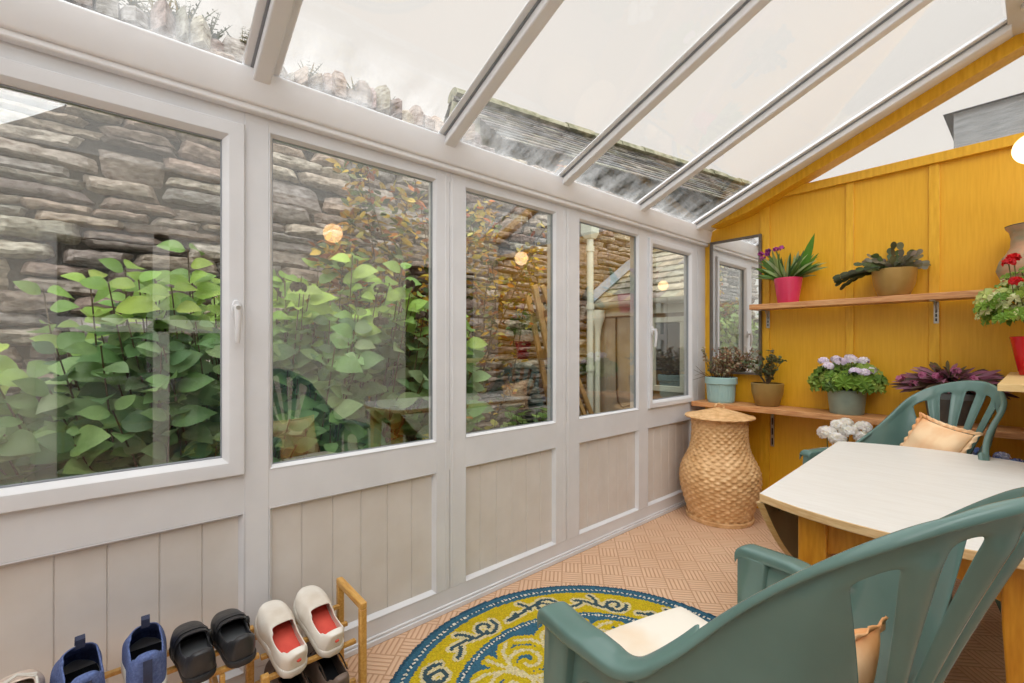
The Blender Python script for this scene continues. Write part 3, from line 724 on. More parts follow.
# ------------------------------------------------------------------ rug
def rug():
    cx_, cy_, a, b = RUG
    st = .0075; nx = int(2*a/st)+2; ny = int(2*b/st)+2
    # motif polylines in unit coordinates (r = 1 at the edge), one scroll per sector
    def spiral(c, r0, r1, a0, turns, n=26):
        return [(c[0]+lerp(r0,r1,i/n)*math.cos(a0+turns*2*PI*i/n), c[1]+lerp(r0,r1,i/n)*math.sin(a0+turns*2*PI*i/n)) for i in range(n+1)]
    band = []; K = 12
    for k in range(K):
        t0 = 2*PI*k/K; rot = lambda p: (p[0]*math.cos(t0)-p[1]*math.sin(t0), p[0]*math.sin(t0)+p[1]*math.cos(t0))
        m_ = .795
        band.append([rot(p) for p in spiral((m_, .07), .072, .02, -1.2, 1.15 if k % 2 else -1.15)])
        stem = [(m_*math.cos(q)+(.035*math.sin(q*K) if k % 2 else -.035*math.sin(q*K))*math.cos(q), m_*math.sin(q)) for q in [lerp(.10, .40, i/10) for i in range(11)]]
        band.append([rot(p) for p in stem])
        for q, s_ in ((.22, .07), (.34, -.06)):
            base = (m_*math.cos(q), m_*math.sin(q)); band.append([rot(base), rot((base[0]+s_*.6, base[1]+.02)), rot((base[0]+s_, base[1]+.055))])
    field = []
    for k in range(6):
        t0 = 2*PI*(k+.35)/6; rot = lambda p: (p[0]*math.cos(t0)-p[1]*math.sin(t0), p[0]*math.sin(t0)+p[1]*math.cos(t0))
        for s_ in (1, -1):
            field.append([rot((x, s_*y)) for x, y in spiral((.44,.10), .12, .03, -2.6, 1.2)])
            field.append([rot((x, s_*y)) for x, y in [(.12,.0),(.24,.03),(.36,.0),(.5,.02),(.58,.09),(.6,.16)]])
            field.append([rot((x, s_*y)) for x, y in [(.3,.16),(.4,.24),(.5,.25),(.57,.2)]])
        field.append([rot((x, 0)) for x in (.46,.55,.62)])
    def segs(pl):
        A = []; B_ = []
        for p in pl:
            for u, v in zip(p, p[1:]): A.append(u); B_.append(v)
        return np.array(A), np.array(B_)
    X, Y = np.meshgrid((np.arange(nx)+.5)*st-a, (np.arange(ny)+.5)*st-b, indexing='ij')
    px_ = (X/a).ravel(); py_ = (Y/b).ravel(); rr = np.hypot(px_, py_)
    def dist(pl):
        A, B_ = segs(pl); out_ = np.full(len(px_), 9.)
        for u, v in zip(A, B_):
            d = v-u; L2 = (d**2).sum()+1e-9
            t = np.clip(((px_-u[0])*d[0]+(py_-u[1])*d[1])/L2, 0, 1)
            out_ = np.minimum(out_, np.hypot(px_-u[0]-t*d[0], py_-u[1]-t*d[1]))
        return out_
    db = dist(band); df_ = dist(field)
    BLUE, DB, YEL, CR, WH, NAV = lin((64,112,138)), lin((50,88,112)), lin((214,188,40)), lin((228,214,168)), lin((232,228,214)), lin((70,92,100))
    mb = MB(); vid = {}
    ang = np.arctan2(py_, px_)
    def vert(i, j):
        if (i, j) not in vid:
            x = i*st-a; y = j*st-b
            vid[i, j] = len(mb.v); mb.v.append((x, y, .012+.0016*noise.noise(Vector((x*70, y*70, 0)))))
        return vid[i, j]
    rg = random.Random(4)
    for k in range(nx*ny):
        r = rr[k]
        if r > 1: continue
        i, j = divmod(k, ny); alt = int((ang[k]+PI)*70) % 2
        if r > .955: c = BLUE if r < .985 else DB
        elif r > .94: c = WH if alt else DB
        elif r > .912: c = BLUE
        elif r > .70:
            c = YEL
            if db[k] < .011: c = NAV if rg.random() > .15 else DB
            elif db[k] < .028: c = CR
        elif r > .685: c = BLUE
        elif r > .67: c = WH if alt else DB
        elif r > .64: c = BLUE
        else:
            c = BLUE
            if df_[k] < .022: c = CR if df_[k] < .010 else YEL
            elif df_[k] < .036: c = YEL
        mb.f.append([vert(i,j), vert(i+1,j), vert(i+1,j+1), vert(i,j+1)]); mb.m.append(0); mb.c.append(vary(c, .10, rg))
    mb.hascol = True
    # edge skirt
    o = mb.build('round_rug', M['rug'], None, smooth=None)
    bm = bmesh.new(); bm.from_mesh(o.data); ed = [e for e in bm.edges if e.is_boundary]
    r = bmesh.ops.extrude_edge_only(bm, edges=ed)
    for v in r['geom']:
        if isinstance(v, bmesh.types.BMVert): v.co.z = .0005
    bm.to_mesh(o.data); bm.free()
    o.location = (cx_, cy_, 0)
    tag(o, 'round hooked wool rug in blue, yellow and cream scrolls on the tan floor', 'rug')
RUG = (.824, 1.221, .76, .76)
rug()
# ------------------------------------------------------------------ shelves, mirror, basket, lamps
SU0, SU1, SL0, SL1 = 1.452, 1.488, .742, .776
def bracket(x, ztop, h, parent, depth, yb_=YW-.013):
    mb = MB(); mb.box(x-.011,x+.011,yb_-.004,yb_,ztop-h,ztop-.001); mb.box(x-.011,x+.011,yb_-depth,yb_,ztop-.005,ztop-.001)
    mb.add([(x-.002,yb_-.004,ztop-.06),(x+.002,yb_-.004,ztop-.06),(x+.002,yb_-.06,ztop-.004),(x-.002,yb_-.06,ztop-.004),(x-.002,yb_-.004,ztop-.004),(x+.002,yb_-.004,ztop-.004)], [(0,1,2,3),(0,3,4),(1,5,2),(0,4,5,1),(3,2,5,4)])
    b = mb.build('bracket', M['steel'], parent, smooth=None)
    s = MB()
    for k in range(3): s.box(x-.004,x+.004,yb_-.0052,yb_-.0038,ztop-h+.012+k*(h-.05)/3,ztop-h+.012+k*(h-.05)/3+(h-.05)/4.5)
    s.build('slot', M['dark'], b, smooth=None)
sh = thing('wall_shelf', 'upper pine shelf on the yellow wall, carrying the pink pot and golden bowl', 'shelf', (0,0,0))
mb = MB(); mb.box(.408,2.35,3.37,3.522,SU0,SU1); mb.build('board', M['shelf'], sh, smooth=None, bevel=.003)
for x in (.468,1.362,2.2): bracket(x, SU0, .125, sh, .15)
sh = thing('wall_shelf', 'lower pine shelf on the yellow wall above the wicker basket', 'shelf', (0,0,0))
mb = MB(); mb.box(.016,2.35,3.30,3.551,SL0,SL1); mb.build('board', M['shelf'], sh, smooth=None, bevel=.003)
for x in (.07,.497,1.355,2.2): bracket(x, SL0, .265, sh, .2)
mi = thing('wall_mirror', 'tall mirror in a thin grey-brown frame on the yellow wall beside the window', 'mirror', (0,0,0))
mb = MB(); mb.ringy(.05,.428,.985,2.011,[(0,3.552),(0,3.526),(.016,3.526),(.018,3.544)]); mb.build('frame', M['mirrorframe'], mi, smooth=None)
mb = MB(); mb.box(.056,.422,3.540,3.55,.99,2.006); mb.build('mirror_glass', M['mirror'], mi, smooth=None)
# wicker basket
bk = thing('wicker_basket', 'tall pear-shaped wicker laundry basket with a lid in the corner', 'basket', (.285,3.18,0))
prof = [(0,.196),(.02,.199),(.05,.206),(.12,.228),(.20,.250),(.27,.259),(.33,.256),(.38,.240),(.43,.214),(.48,.192),(.54,.180),(.60,.176),(.66,.178),(.695,.182)]
NS = 48; n = NS*4; rows = 36; rings = []
for i in range(rows*4+1):
    z = .695*i/(rows*4); r0 = interp(z, [(a, b) for a, b in prof]); row = i//4; fr_ = (i % 4)/4
    ring_ = []
    for j in range(n):
        ph = 2*PI*j/n
        p_ = math.sin(PI*fr_); rr_ = r0+p_*(.003+.0055*math.cos(NS/2*ph+PI*row))
        ring_.append((rr_*math.cos(ph), rr_*math.sin(ph), z))
    rings.append(ring_)
mb = MB(); mb.loft(rings, 0, True); 
for zz, rr_ in ((.008,.209),(.022,.212)):
    mb.tube([((rr_)*math.cos(2*PI*k/60), rr_*math.sin(2*PI*k/60), zz) for k in range(61)], .008, 6)
mb.build('body', M['wicker'], bk, smooth=60)
mb = MB()
lp = []
for i in range(37):
    t = i/36; r = lerp(.218,.006,t); z = .708+.058*t**.9
    lp.append([((r+.0)*math.cos(2*PI*j/96), (r)*math.sin(2*PI*j/96), z+.003*math.sin(PI*(i%2))+.0025*math.cos(24*2*PI*j/96+PI*(i//2))) for j in range(96)])
mb.loft([[(.212*math.cos(2*PI*j/96), .212*math.sin(2*PI*j/96), .697) for j in range(96)]]+lp, 0, True)
mb.tube([(.218*math.cos(2*PI*k/60), .218*math.sin(2*PI*k/60), .706+.002*math.sin(k*2.1)) for k in range(61)], .009, 6)
ld = mb.build('lid', M['wicker'], bk, smooth=60)
mb = MB(); mb.tube([(.03*math.cos(PI*k/12), .008*math.sin(k), 0.762+.032*math.sin(PI*k/12)) for k in range(13)], .007, 8); mb.build('loop_handle', M['wicker'], ld, smooth=60)
# globe pendants on the ridge
globe = emit_mat('lit_opal_globe', (1.0,.60,.30), 4.2)
def pendant(loc, label):
    t = thing('pendant_lamp', label, 'lamp', (loc[0], loc[1], 2.775), 0, 'lit globe pendants under the roof ridge')
    d = loc[2]-2.775; r = .070
    mb = MB(); mb.lathe([(0,0),(.04,0),(.04,-.02),(.012,-.03),(0,-.03)], 20); mb.build('ceiling_rose', M['beam_white'], t)
    mb = MB(); mb.tube([(0,0,-.028),(0,0,d+r+.03)], .0035, 8); mb.build('cord', M['beam_white'], t)
    mb = MB(); mb.lathe([(0,d+r+.04),(.016,d+r+.04),(.024,d+r-.004),(0,d+r-.004)], 20); mb.build('lamp_holder', M['beam_white'], t)
    mb = MB(); mb.lathe([(r*math.sin(PI*k/20), d-r*math.cos(PI*k/20)) for k in range(21)], 32); mb.build('globe_shade', globe, t, smooth=180)
pendant((1.732,3.17,2.105), 'lit white globe pendant hanging in front of the yellow wall')
pendant((1.712,1.23,2.05), 'lit white globe pendant under the ridge, between the near armchair and the white table')
# plank on a stand
bs = thing('plant_table', 'pale pine plank table carrying the red pot, beside the far armchair', 'table', (0,0,0))
mb = MB(); mb.box(1.648,2.28,2.40,3.545,1.036,1.061); mb.build('tabletop', M['board'], bs, smooth=None, bevel=.002)
for y in (2.55,3.22):
    mb = MB(); mb.box(1.86,2.20,y-.015,y+.015,0,1.0355); mb.build('leg_panel', M['board'], bs, smooth=None, bevel=.002)

# ------------------------------------------------------------------ pots and plants
def pot(parent, prof, m, soil_z, soil_r, rib=None, n=40):
    mb = MB(); th = .006
    full = [(0,0)] + prof + [(r-th, z) for r, z in prof[::-1] if z > soil_z-.02]
    full += [(max(.001, soil_r-th), soil_z-.02)]
    mb.lathe(full, n, 0, (0,0,0), True, rib); mb.build('pot', M[m], parent, smooth=40)
    s = MB(); s.lathe([(0,soil_z-.012),(soil_r-th-.001,soil_z-.012),(soil_r-th-.003,soil_z-.002),(0,soil_z+.004)], 24); s.build('soil', M['soil'], parent)
G = lambda *c: lin(c)
# pink pot, strap leaves, one broad upright leaf, small purple flowers
t = thing('potted_orchid', 'strap-leaved plant with purple flowers in a glossy pink pot on the upper shelf', 'plant', (.63,3.45,SU1))
pot(t, [(.060,0),(.063,.006),(.084,.155),(.086,.160),(.086,.168),(.082,.170)], 'pinkpot', .150, .082)
mb = leafmb(); r = random.Random(3)
for i in range(84):
    a = r.uniform(0, 2*PI); e = r.uniform(.35, 1.45)
    d = Vector((math.cos(a)*math.cos(e), math.sin(a)*math.cos(e)*.7-.1, math.sin(e)))
    leaf(mb, (.03*math.cos(a), .03*math.sin(a), .15), d, (r.uniform(-.6,.6),-.8,.6), r.uniform(.13,.25), r.uniform(.018,.030), STRAP, .3, r.uniform(.2,.8), vary(r.choice([G(96,128,52),G(150,168,104),G(66,100,44),G(170,182,130)]), .15, r))
leaf(mb, (.075,0,.16), (.32,-.15,1), (-.3,-1,.1), .30, .062, OVATE, .18, .05, G(92,150,48))
leaf(mb, (.075,0,.16), (.5,-.2,.8), (-.3,-1,.2), .20, .034, OVATE, .2, .3, G(110,150,60))
for d in ((-.55,-.1,.8),(-.42,.1,1),(-.7,0,.55),(-.3,-.2,.95)): leaf(mb, (-.04,0,.15), d, (.4,-1,.3), .24, .03, STRAP, .25, .35, vary(G(96,140,50), .1, r))
mb.build('foliage', M['leaf'], t, smooth=180)
heads(t, ((-.115,-.05,.345),(-.15,-.03,.325),(-.07,-.02,.375),(-.125,0,.375),(-.045,.01,.385),(-.17,-.01,.36)), .012, 7, [G(176,64,150),G(206,110,180),G(110,44,110)], .016)
mb = MB()
for c in ((-.115,-.05,.335),(-.07,-.02,.365),(-.17,-.01,.35)): mb.tube([(-.03,0,.15),(c[0]*.6,c[1]*.6,.27),c], .0025, 6)
mb.build('flower_stems', M['stemg'], t)
# golden bowl with a leaf cactus
def leaf_cactus(t, base, n, Ln, cols, r, spread=(.05,.6), seg=5, zs=.0, width=.024, rad=.05, squash=.6):
    mb = leafmb()
    for i in range(n):
        a = r.uniform(0, 2*PI); e = r.uniform(*spread); p = Vector((rad*math.cos(a)*r.random(), rad*math.sin(a)*r.random(), base))
        d = Vector((math.cos(a)*math.cos(e), math.sin(a)*math.cos(e)*squash, math.sin(e)))
        L_ = Ln*r.uniform(.6, 1.1)/seg; col = r.choice(cols)
        for k in range(seg):
            leaf(mb, p, d, (r.uniform(-.6,.6),-.8,r.uniform(.2,.9)), L_*1.15, width*r.uniform(.8,1.15), [(0,.25),(.2,.7),(.55,1),(.85,.8),(1,.35)], .12, .12, vary(col, .22, r))
            p = p + d*L_; d = (d + Vector((r.uniform(-.25,.25), r.uniform(-.25,.25), -.16-zs))).normalized()
    return mb
t = thing('potted_cactus', 'dark trailing leaf cactus in a round golden bowl on the upper shelf', 'plant', (1.19,3.45,SU1))
pot(t, [(.066,0),(.074,.008),(.096,.07),(.104,.13),(.104,.158),(.100,.160)], 'goldpot', .145, .100)
r = random.Random(12); mb = leaf_cactus(t, .155, 50, .165, [G(96,112,66),G(112,106,76),G(136,128,112),G(84,100,60)], r, (.15,.95), 4, 0, .034)
for k in range(7):
    p = Vector((-.05,-.02,.155)); d = Vector((-1,-.15+.06*k,.38-.05*k))
    for q in range(6):
        d = (d+Vector((0,r.uniform(-.12,.12),-.13))).normalized(); leaf(mb, p, d, (.1,-.8,.6), .047, .030, [(0,.25),(.2,.7),(.55,1),(.85,.8),(1,.35)], .12, .1, vary(G(74,80,50), .2, r)); p = p+d*.041
mb.build('foliage', M['leaf'], t, smooth=180)
# pale blue ribbed pot, dry bushy plant
def twiggy(t, base, n, h, cols, r, lean=(0,0), leafsize=.016, rad=.05, shape=ROUND, per=26, spread=.55):
    mb = leafmb(); st = MB()
    for i in range(n):
        a = r.uniform(0, 2*PI); d = Vector((math.cos(a)*r.uniform(0,spread)+lean[0], math.sin(a)*r.uniform(0,spread)*.7+lean[1], 1)).normalized()
        p = Vector((rad*math.cos(a)*r.random(), rad*math.sin(a)*r.random(), base)); L_ = h*r.uniform(.55,1); pts = [p]
        for k in range(6):
            d = (d+Vector((r.uniform(-.22,.22), r.uniform(-.2,.2), r.uniform(-.12,.1)))).normalized(); p = p+d*L_/6; pts.append(p)
        st.tube(pts, [.0028,.0026,.0022,.0019,.0016,.0013,.001], 5)
        for k in range(per):
            f = r.uniform(.25,1)*6; q = pts[min(5,int(f))].lerp(pts[min(6,int(f)+1)], f-int(f))
            dd = rdir(-.4,.9,r); leaf(mb, q, dd, rdir(.2,1,r), leafsize*r.uniform(.6,1.3), leafsize*r.uniform(.5,.9), shape, .2, .3, vary(r.choice(cols), .2, r))
    return mb, st
t = thing('potted_shrub', 'dry bushy small-leaved plant in a ribbed pale blue pot at the shelf corner', 'plant', (.185,3.425,SL1))
ribf = lambda a, z: .003*math.cos(28*a) if .01 < z < .135 else 0
pot(t, [(.086,0),(.090,.006),(.092,.02),(.101,.135),(.112,.140),(.113,.185),(.108,.188)], 'bluepot', .170, .106, ribf, 112)
r = random.Random(21); mb, st = twiggy(t, .165, 34, .27, [G(176,138,108),G(196,168,138),G(140,142,100),G(214,194,170),G(160,116,96)], r, (.22,-.06), .019, .07, ROUND, 26, .62)
mb.build('foliage', M['leaf'], t, smooth=180)
for a, b in (((-.1,-.05,.2),(-.13,-.13,.27)),((-.09,-.07,.22),(-.12,-.16,.20)),((-.08,-.09,.2),(-.11,-.2,.245)),((-.1,-.06,.19),(-.135,-.17,.165))):
    st.tube([(-.04,-.02,.16), a, b], [.0028,.002,.001], 5)
st.build('stem', M['stem'], t)
# ochre pot with a small jade-like shrub
t = thing('potted_shrub', 'small round-leaved shrub with a bare stem in an ochre pot on the lower shelf', 'plant', (.497,3.455,SL1))
pot(t, [(.066,0),(.073,.006),(.098,.09),(.103,.15),(.103,.158),(.098,.160)], 'brownpot', .142, .099)
r = random.Random(5); mb, st = twiggy(t, .16, 15, .26, [G(92,110,78),G(124,132,98),G(150,150,120),G(110,96,66)], r, (-.05,-.05), .03, .02, ROUND, 12, .6)
st.tube([(0,0,.138),(.006,0,.20),(-.004,0,.26)], [.010,.008,.006], 8); mb.build('foliage', M['leaf'], t, smooth=180); st.build('stem', M['stem'], t)
# geraniums
def geranium(t, base, nl, R_, cols, r, size=.06, zsq=.75, squash=.75):
    mb = leafmb(); st = MB()
    for i in range(nl):
        d = rdir(-.25,1,r); q = Vector((d.x*R_, d.y*R_*squash, base+.03+max(-.045,d.z*R_*zsq)))*1.0; k = r.uniform(.65,1.0)
        q = Vector((q.x*k, q.y*k, base+(q.z-base)*k)); s_ = size*r.uniform(.65,1.15); col = vary(r.choice(cols), .15, r); up = (d+Vector((r.uniform(-.3,.3),-.6,.5))).normalized()
        # scalloped round blade
        t1 = up.cross(Vector((d.y,-d.x,.1))).normalized(); t2 = up.cross(t1); n = 14; vs = [q]; 
        for j in range(n+1):
            a = .35+(2*PI-.7)*j/n; rr_ = s_*.5*(1+.09*math.cos(j*PI)); vs.append(q+t1*math.cos(a)*rr_+t2*math.sin(a)*rr_+up*(.14*s_*(1 if j % 2 else -.2)-.05*s_))
        mb.add(vs, [(0,j,j+1) for j in range(1,n+1)], 0, col)
        if i % 2 == 0: st.tube([(q.x*.15,q.y*.15,base-.01),(q.x*.6,q.y*.6,lerp(base,q.z,.6)),q], .0022, 5)
    return mb, st
t = thing('potted_geranium', 'lavender-flowered geranium in a sage grey pot on the lower shelf', 'plant', (.962,3.44,SL1))
pot(t, [(.084,0),(.087,.004),(.100,.135),(.104,.138),(.104,.148),(.099,.150)], 'sagepot', .135, .098, lambda a, z: .0012*math.sin(z*160))
r = random.Random(9); mb, st = geranium(t, .165, 150, .195, [G(142,172,70),G(166,190,92),G(118,150,60),G(104,136,60)], r, .088, .62)
mb.build('foliage', M['leaf'], t, smooth=None); st.build('stem', M['stemg'], t)
fs_ = MB()
for c in ((-.11,-.05,.325),(-.075,-.09,.295),(-.015,-.07,.325),(-.06,.02,.335),(.035,-.04,.335),(.01,.03,.345),(.085,.0,.33),(.10,-.07,.262),(.065,-.1,.268),(.125,-.02,.275)):
    heads(t, [c], .026, 24, [G(252,246,253),G(240,228,246),G(254,250,254)], .017); fs_.tube([(c[0]*.3,c[1]*.3,.16),(c[0]*.8,c[1]*.8,.25),c], .002, 5)
fs_.build('flower_stems', M['stemg'], t)
# purple long-leaved plant behind the chair
t = thing('potted_wandering_plant', 'spreading plant with long purple-pink leaves on the lower shelf behind the far armchair', 'plant', (1.43,3.43,SL1))
pot(t, [(.08,0),(.085,.006),(.105,.13),(.110,.135),(.110,.165),(.104,.168)], 'greypot', .155, .104)
r = random.Random(31); mb = leafmb()
for i in range(330):
    a = r.uniform(0,2*PI); e = r.uniform(-.12,.7); d = Vector((math.cos(a)*math.cos(e), math.sin(a)*math.cos(e)*.55-.1, math.sin(e)*.8)); k = r.uniform(.0,.13)
    p = Vector((d.x*k*1.2, d.y*k*.7, .19+d.z*k+.05*(1-abs(d.x))*r.random())); leaf(mb, p, d, (r.uniform(-.5,.5),-.7,.7), r.uniform(.07,.13), r.uniform(.016,.028), STRAP, .3, r.uniform(.2,.7), vary(r.choice([G(140,80,98),G(168,106,134),G(112,88,72),G(192,132,160),G(104,72,74),G(124,112,82)]), .15, r))
mb.build('foliage', M['leaf'], t, smooth=180)
for c in ((-.20,-.05,.235),(-.1,-.08,.26),(-.04,-.1,.26),(.03,-.09,.29),(.10,-.08,.25),(-.14,-.06,.21)): heads(t, [c], .014, 8, [G(214,134,170),G(190,100,146)], .018)
# red pot with red geranium on the plank
t = thing('potted_geranium', 'red-flowered geranium with pale variegated leaves in a glossy red pot', 'plant', (1.740,3.20,1.061))
pot(t, [(.05,0),(.056,.005),(.068,.07),(.084,.165),(.087,.180),(.083,.182)], 'redpot', .165, .082)
r = random.Random(14); mb, st = geranium(t, .275, 210, .200, [G(164,196,84),G(204,214,134),G(138,176,70),G(226,228,172),G(122,162,66)], r, .062, 1.05, .9)
mb.build('foliage', M['leaf'], t, smooth=None); st.build('stem', M['stemg'], t)
fs_ = MB()
for c in ((-.085,-.10,.520),(-.07,-.07,.545),(-.06,-.17,.425),(.06,-.05,.53)):
    heads(t, [c], .017, 14, [G(222,22,30),G(200,12,24),G(236,50,48)], .018); fs_.tube([(c[0]*.3,c[1]*.3,.2),(c[0]*.8,c[1]*.8,.36),c], .0025, 5)
fs_.build('flower_stems', M['stemg'], t)
# tall vase on the upper shelf
t = thing('vase', 'weathered terracotta vase with a flared rim on the upper shelf', 'vase', (1.722,3.445,SU1))
mb = MB(); pr = [(.055,0),(.075,.01),(.108,.05),(.122,.095),(.112,.14),(.085,.18),(.072,.21),(.070,.25),(.074,.285),(.088,.305),(.090,.312)]
mb.lathe([(0,0)]+pr+[(r_-.008, z) for r_, z in pr[::-1] if z > .12]+[(.05,.12)], 44, 0, (0,0,0), True, lambda a, z: .0012*math.sin(5*a+z*60)); mb.build('body', M['vase'], t, smooth=50)
mb = MB(); mb.lathe([(.060,.296),(.089,.311),(.0915,.316),(.085,.318),(.058,.300)], 44, cap=False); mb.build('rim', M['mirrorframe'], t, smooth=50)
# white flowers and blue flowers standing on the floor behind the far chair
t = thing('potted_hydrangea', 'white-flowered plant standing on the floor behind the green chair and below the shelf', 'plant', (.985,3.06,0))
pot(t, [(.10,0),(.106,.006),(.128,.19),(.134,.195),(.134,.225),(.128,.228)], 'terra', .21, .126)
r = random.Random(17); mb, st = geranium(t, .36, 60, .13, [G(92,120,52),G(110,140,66)], r, .075, .8, .9); mb.build('foliage', M['leaf'], t, smooth=None)
c0 = t.location
for px_, zz, yy, s_ in ((.90,.690,3.06,.040),(.958,.668,3.03,.034),(1.0,.712,3.08,.042),(.972,.742,3.13,.030),(1.06,.738,3.10,.03),(1.06,.69,3.06,.026),(.94,.735,3.1,.022)):
    c = (px_+.055-c0[0], yy-c0[1], zz+.012); heads(t, [c], s_, 30, [G(255,253,244),G(248,244,230),G(255,254,250)], .026); st.tube([(c[0]*.2,c[1]*.2,.2),(c[0]*.7,c[1]*.7,.5),c], .003, 6)
st.build('stem', M['stemg'], t)
t = thing('potted_bellflower', 'low plant with pale blue flowers on the floor behind the far armchair', 'plant', (1.60,3.33,0))
pot(t, [(.10,0),(.106,.006),(.13,.24),(.136,.245),(.136,.28),(.13,.283)], 'terra', .26, .128)
r = random.Random(19); mb, st = geranium(t, .42, 60, .17, [G(110,136,84),G(150,168,130)], r, .06, 1.0, .8); mb.build('foliage', M['leaf'], t, smooth=None)
for c in ((-.06,-.06,.66),(-.10,-.04,.65),(-.03,-.1,.635),(.03,-.05,.65),(.08,-.07,.63)): heads(t, [c], .026, 18, [G(120,150,214),G(196,206,232),G(240,240,240)], .02); st.tube([(c[0]*.3,c[1]*.3,.26),(c[0]*.8,c[1]*.8,.5),c], .0025, 5)
st.build('stem', M['stemg'], t)

# ------------------------------------------------------------------ shoe rack and shoes
TILT = .33
rk = thing('shoe_rack', 'bamboo shoe rack holding the white shoes, its end rail showing', 'rack', (0,0,0))
for y in (.606,.318):
    if y > .5: mb = MB(); mb.box(.085,.305,y-.011,y+.011,.338,.360); mb.build('end_rail', M['bamboo'], rk, bevel=.003)
    for x in (.096,.294):
        mb = MB(); mb.box(x-.011,x+.011,y-.011,y+.011,0,.338 if y > .5 else .300 if x < .2 else .255); mb.build('post', M['bamboo'], rk, bevel=.003)
for (z0, tl, xh) in ((.0845,.20,.33),(.217,TILT,.295)):
    for x in (.115,.19,.262):
        zc = z0+math.tan(tl)*(xh-x)-.0072
        mb = MB(); mb.box(x-.008,x+.008,.329,.595,zc-.006,zc+.006); mb.build('shelf_bar', M['bamboo'], rk, bevel=.002)
rk2 = thing('shoe_rack', 'bamboo shoe rack holding the blue and black shoes', 'rack', (0,0,0))
TL2 = 0.0
for y in (.215,-.45):
    for x in (.096,.284):
        mb = MB(); mb.box(x-.011,x+.011,y-.006,y+.006,0,.303); mb.build('post', M['bamboo'], rk2, bevel=.002)
    mb = MB(); mb.box(.085,.295,y-.006,y+.006,.20,.222); mb.build('end_rail', M['bamboo'], rk2, bevel=.002)
for x in (.10,.19,.28):
    zc = .318+math.tan(TL2)*(.30-x)-.0072
    mb = MB(); mb.box(x-.008,x+.008,-.456,.306,zc-.006,zc+.006); mb.build('shelf_bar', M['bamboo'], rk2, bevel=.002)
WID = [(0,.30),(.03,.62),(.10,.80),(.25,.84),(.40,.84),(.55,.92),(.68,1.0),(.80,.96),(.90,.78),(.96,.52),(1,.2)]
def shoe(name, label, loc, yaw, m, style, tilt=TILT, L_=.275, W=.098, group=None, seed=0):
    t = thing(name, label, 'shoe', loc, 0, group); t.rotation_euler = (tilt, 0, PI/2+yaw)
    r = random.Random(seed)
    H = {'slip': [(0,.085),(.06,.096),(.2,.090),(.34,.100),(.46,.118),(.56,.100),(.7,.072),(.85,.050),(.95,.038),(1,.022)],
         'mary': [(0,.060),(.06,.066),(.2,.056),(.36,.050),(.5,.058),(.62,.062),(.75,.056),(.88,.046),(.96,.034),(1,.02)],
         'pump': [(0,.062),(.06,.066),(.2,.054),(.36,.050),(.48,.060),(.62,.066),(.75,.060),(.88,.048),(.96,.036),(1,.02)],
         'laced': [(0,.080),(.06,.088),(.2,.078),(.36,.084),(.5,.088),(.62,.074),(.75,.060),(.88,.050),(.96,.036),(1,.02)]}[style]
    op = {'slip': (.07,.47), 'mary': (.08,.56), 'pump': (.10,.50), 'laced': (.08,.46)}[style]
    so_ = .026 if m in ('shoewhite','shoeblue','shoebeige') else .018
    # sole
    mb = MB(); st = [i/24 for i in range(25)]
    def bend(s_): return .010*max(0,(s_-.72)/.28)**2 + (.0)
    out_ = [(W*.5*interp(s_, WID), L_*s_, bend(s_)) for s_ in st]
    ring_ = out_ + [(-x, y, z) for x, y, z in out_[::-1]]
    mb.loft([[(x*.94, y*.985+.002, z) for x, y, z in ring_], [(x*1.02, y*1.008-.001, z+.006) for x, y, z in ring_], [(x*1.03, y*1.008-.001, z+so_-.004) for x, y, z in ring_], [(x*.98, y, z+so_) for x, y, z in ring_]])
    mb.build('sole', M['sole'] if so_ > .02 else M['soledark'], t, smooth=50)
    # upper: arches from side to side, open over the foot
    stn = sorted(set([0,.025,.05] + [op[0]] + [lerp(op[0],op[1],k/6) for k in range(1,7)] + [lerp(op[1],1,k/8) for k in range(1,9)]))
    na = 14; V = []; F = []
    def pt(s_, k):
        a = PI*k/na; w = W*.5*interp(s_, WID)*1.0; h = interp(s_, H)
        if s_ <= .05: w *= .9
        cx_, cz_ = math.cos(a), math.sin(a)
        x = w*math.copysign(abs(cx_)**.62, cx_); z = so_-.003+bend(s_)+(h)*abs(cz_)**.62
        if s_ < .02: x *= .75
        x += .004*noise.noise(Vector((s_*5, k*.4, seed)))
        return (x, L_*s_+(.004 if s_ == 0 else 0)+ (-.004*math.sin(a) if s_ < .06 else 0), z)
    for s_ in stn:
        for k in range(na+1): V.append(pt(s_, k))
    for i in range(len(stn)-1):
        inop = stn[i] >= op[0]-1e-6 and stn[i+1] <= op[1]+1e-6
        mid = (stn[i]+stn[i+1])/2; f = (mid-op[0])/(op[1]-op[0]) if inop else 0
        for k in range(na):
            if inop:
                hw = 3 if (f < .15 or f > .85) else 4
                if na//2-hw <= k < na//2+hw: continue
            F.append((i*(na+1)+k, (i+1)*(na+1)+k, (i+1)*(na+1)+k+1, i*(na+1)+k+1))
    F.append(tuple(range(na+1)))
    F.append(tuple((len(stn)-1)*(na+1)+k for k in range(na,-1,-1)))
    mb = MB(); mb.add(V, F); mb.build('upper', M[m], t, smooth=180, solid=.005, solid_off=-1, sub=2)
    # insole / lining
    lm = {'shoewhite':'red','shoeblue':'lining','shoeblack':'grey','shoebrown':'lining','shoebeige':'shoebeige'}[m]
    mb = MB(); o2 = [(x*.86, lerp(.012,L_*.8,s_), so_+.004+bend(s_*.8)) for (x, y, z), s_ in zip([(W*.5*interp(s_*.8, WID),0,0) for s_ in st], st)]
    r2 = o2 + [(-x, y, z) for x, y, z in o2[::-1]]
    mb.loft([[(x, y, z-.004) for x, y, z in r2], [(x, y, z) for x, y, z in r2]]); mb.build('insole', M[lm], t, smooth=40)
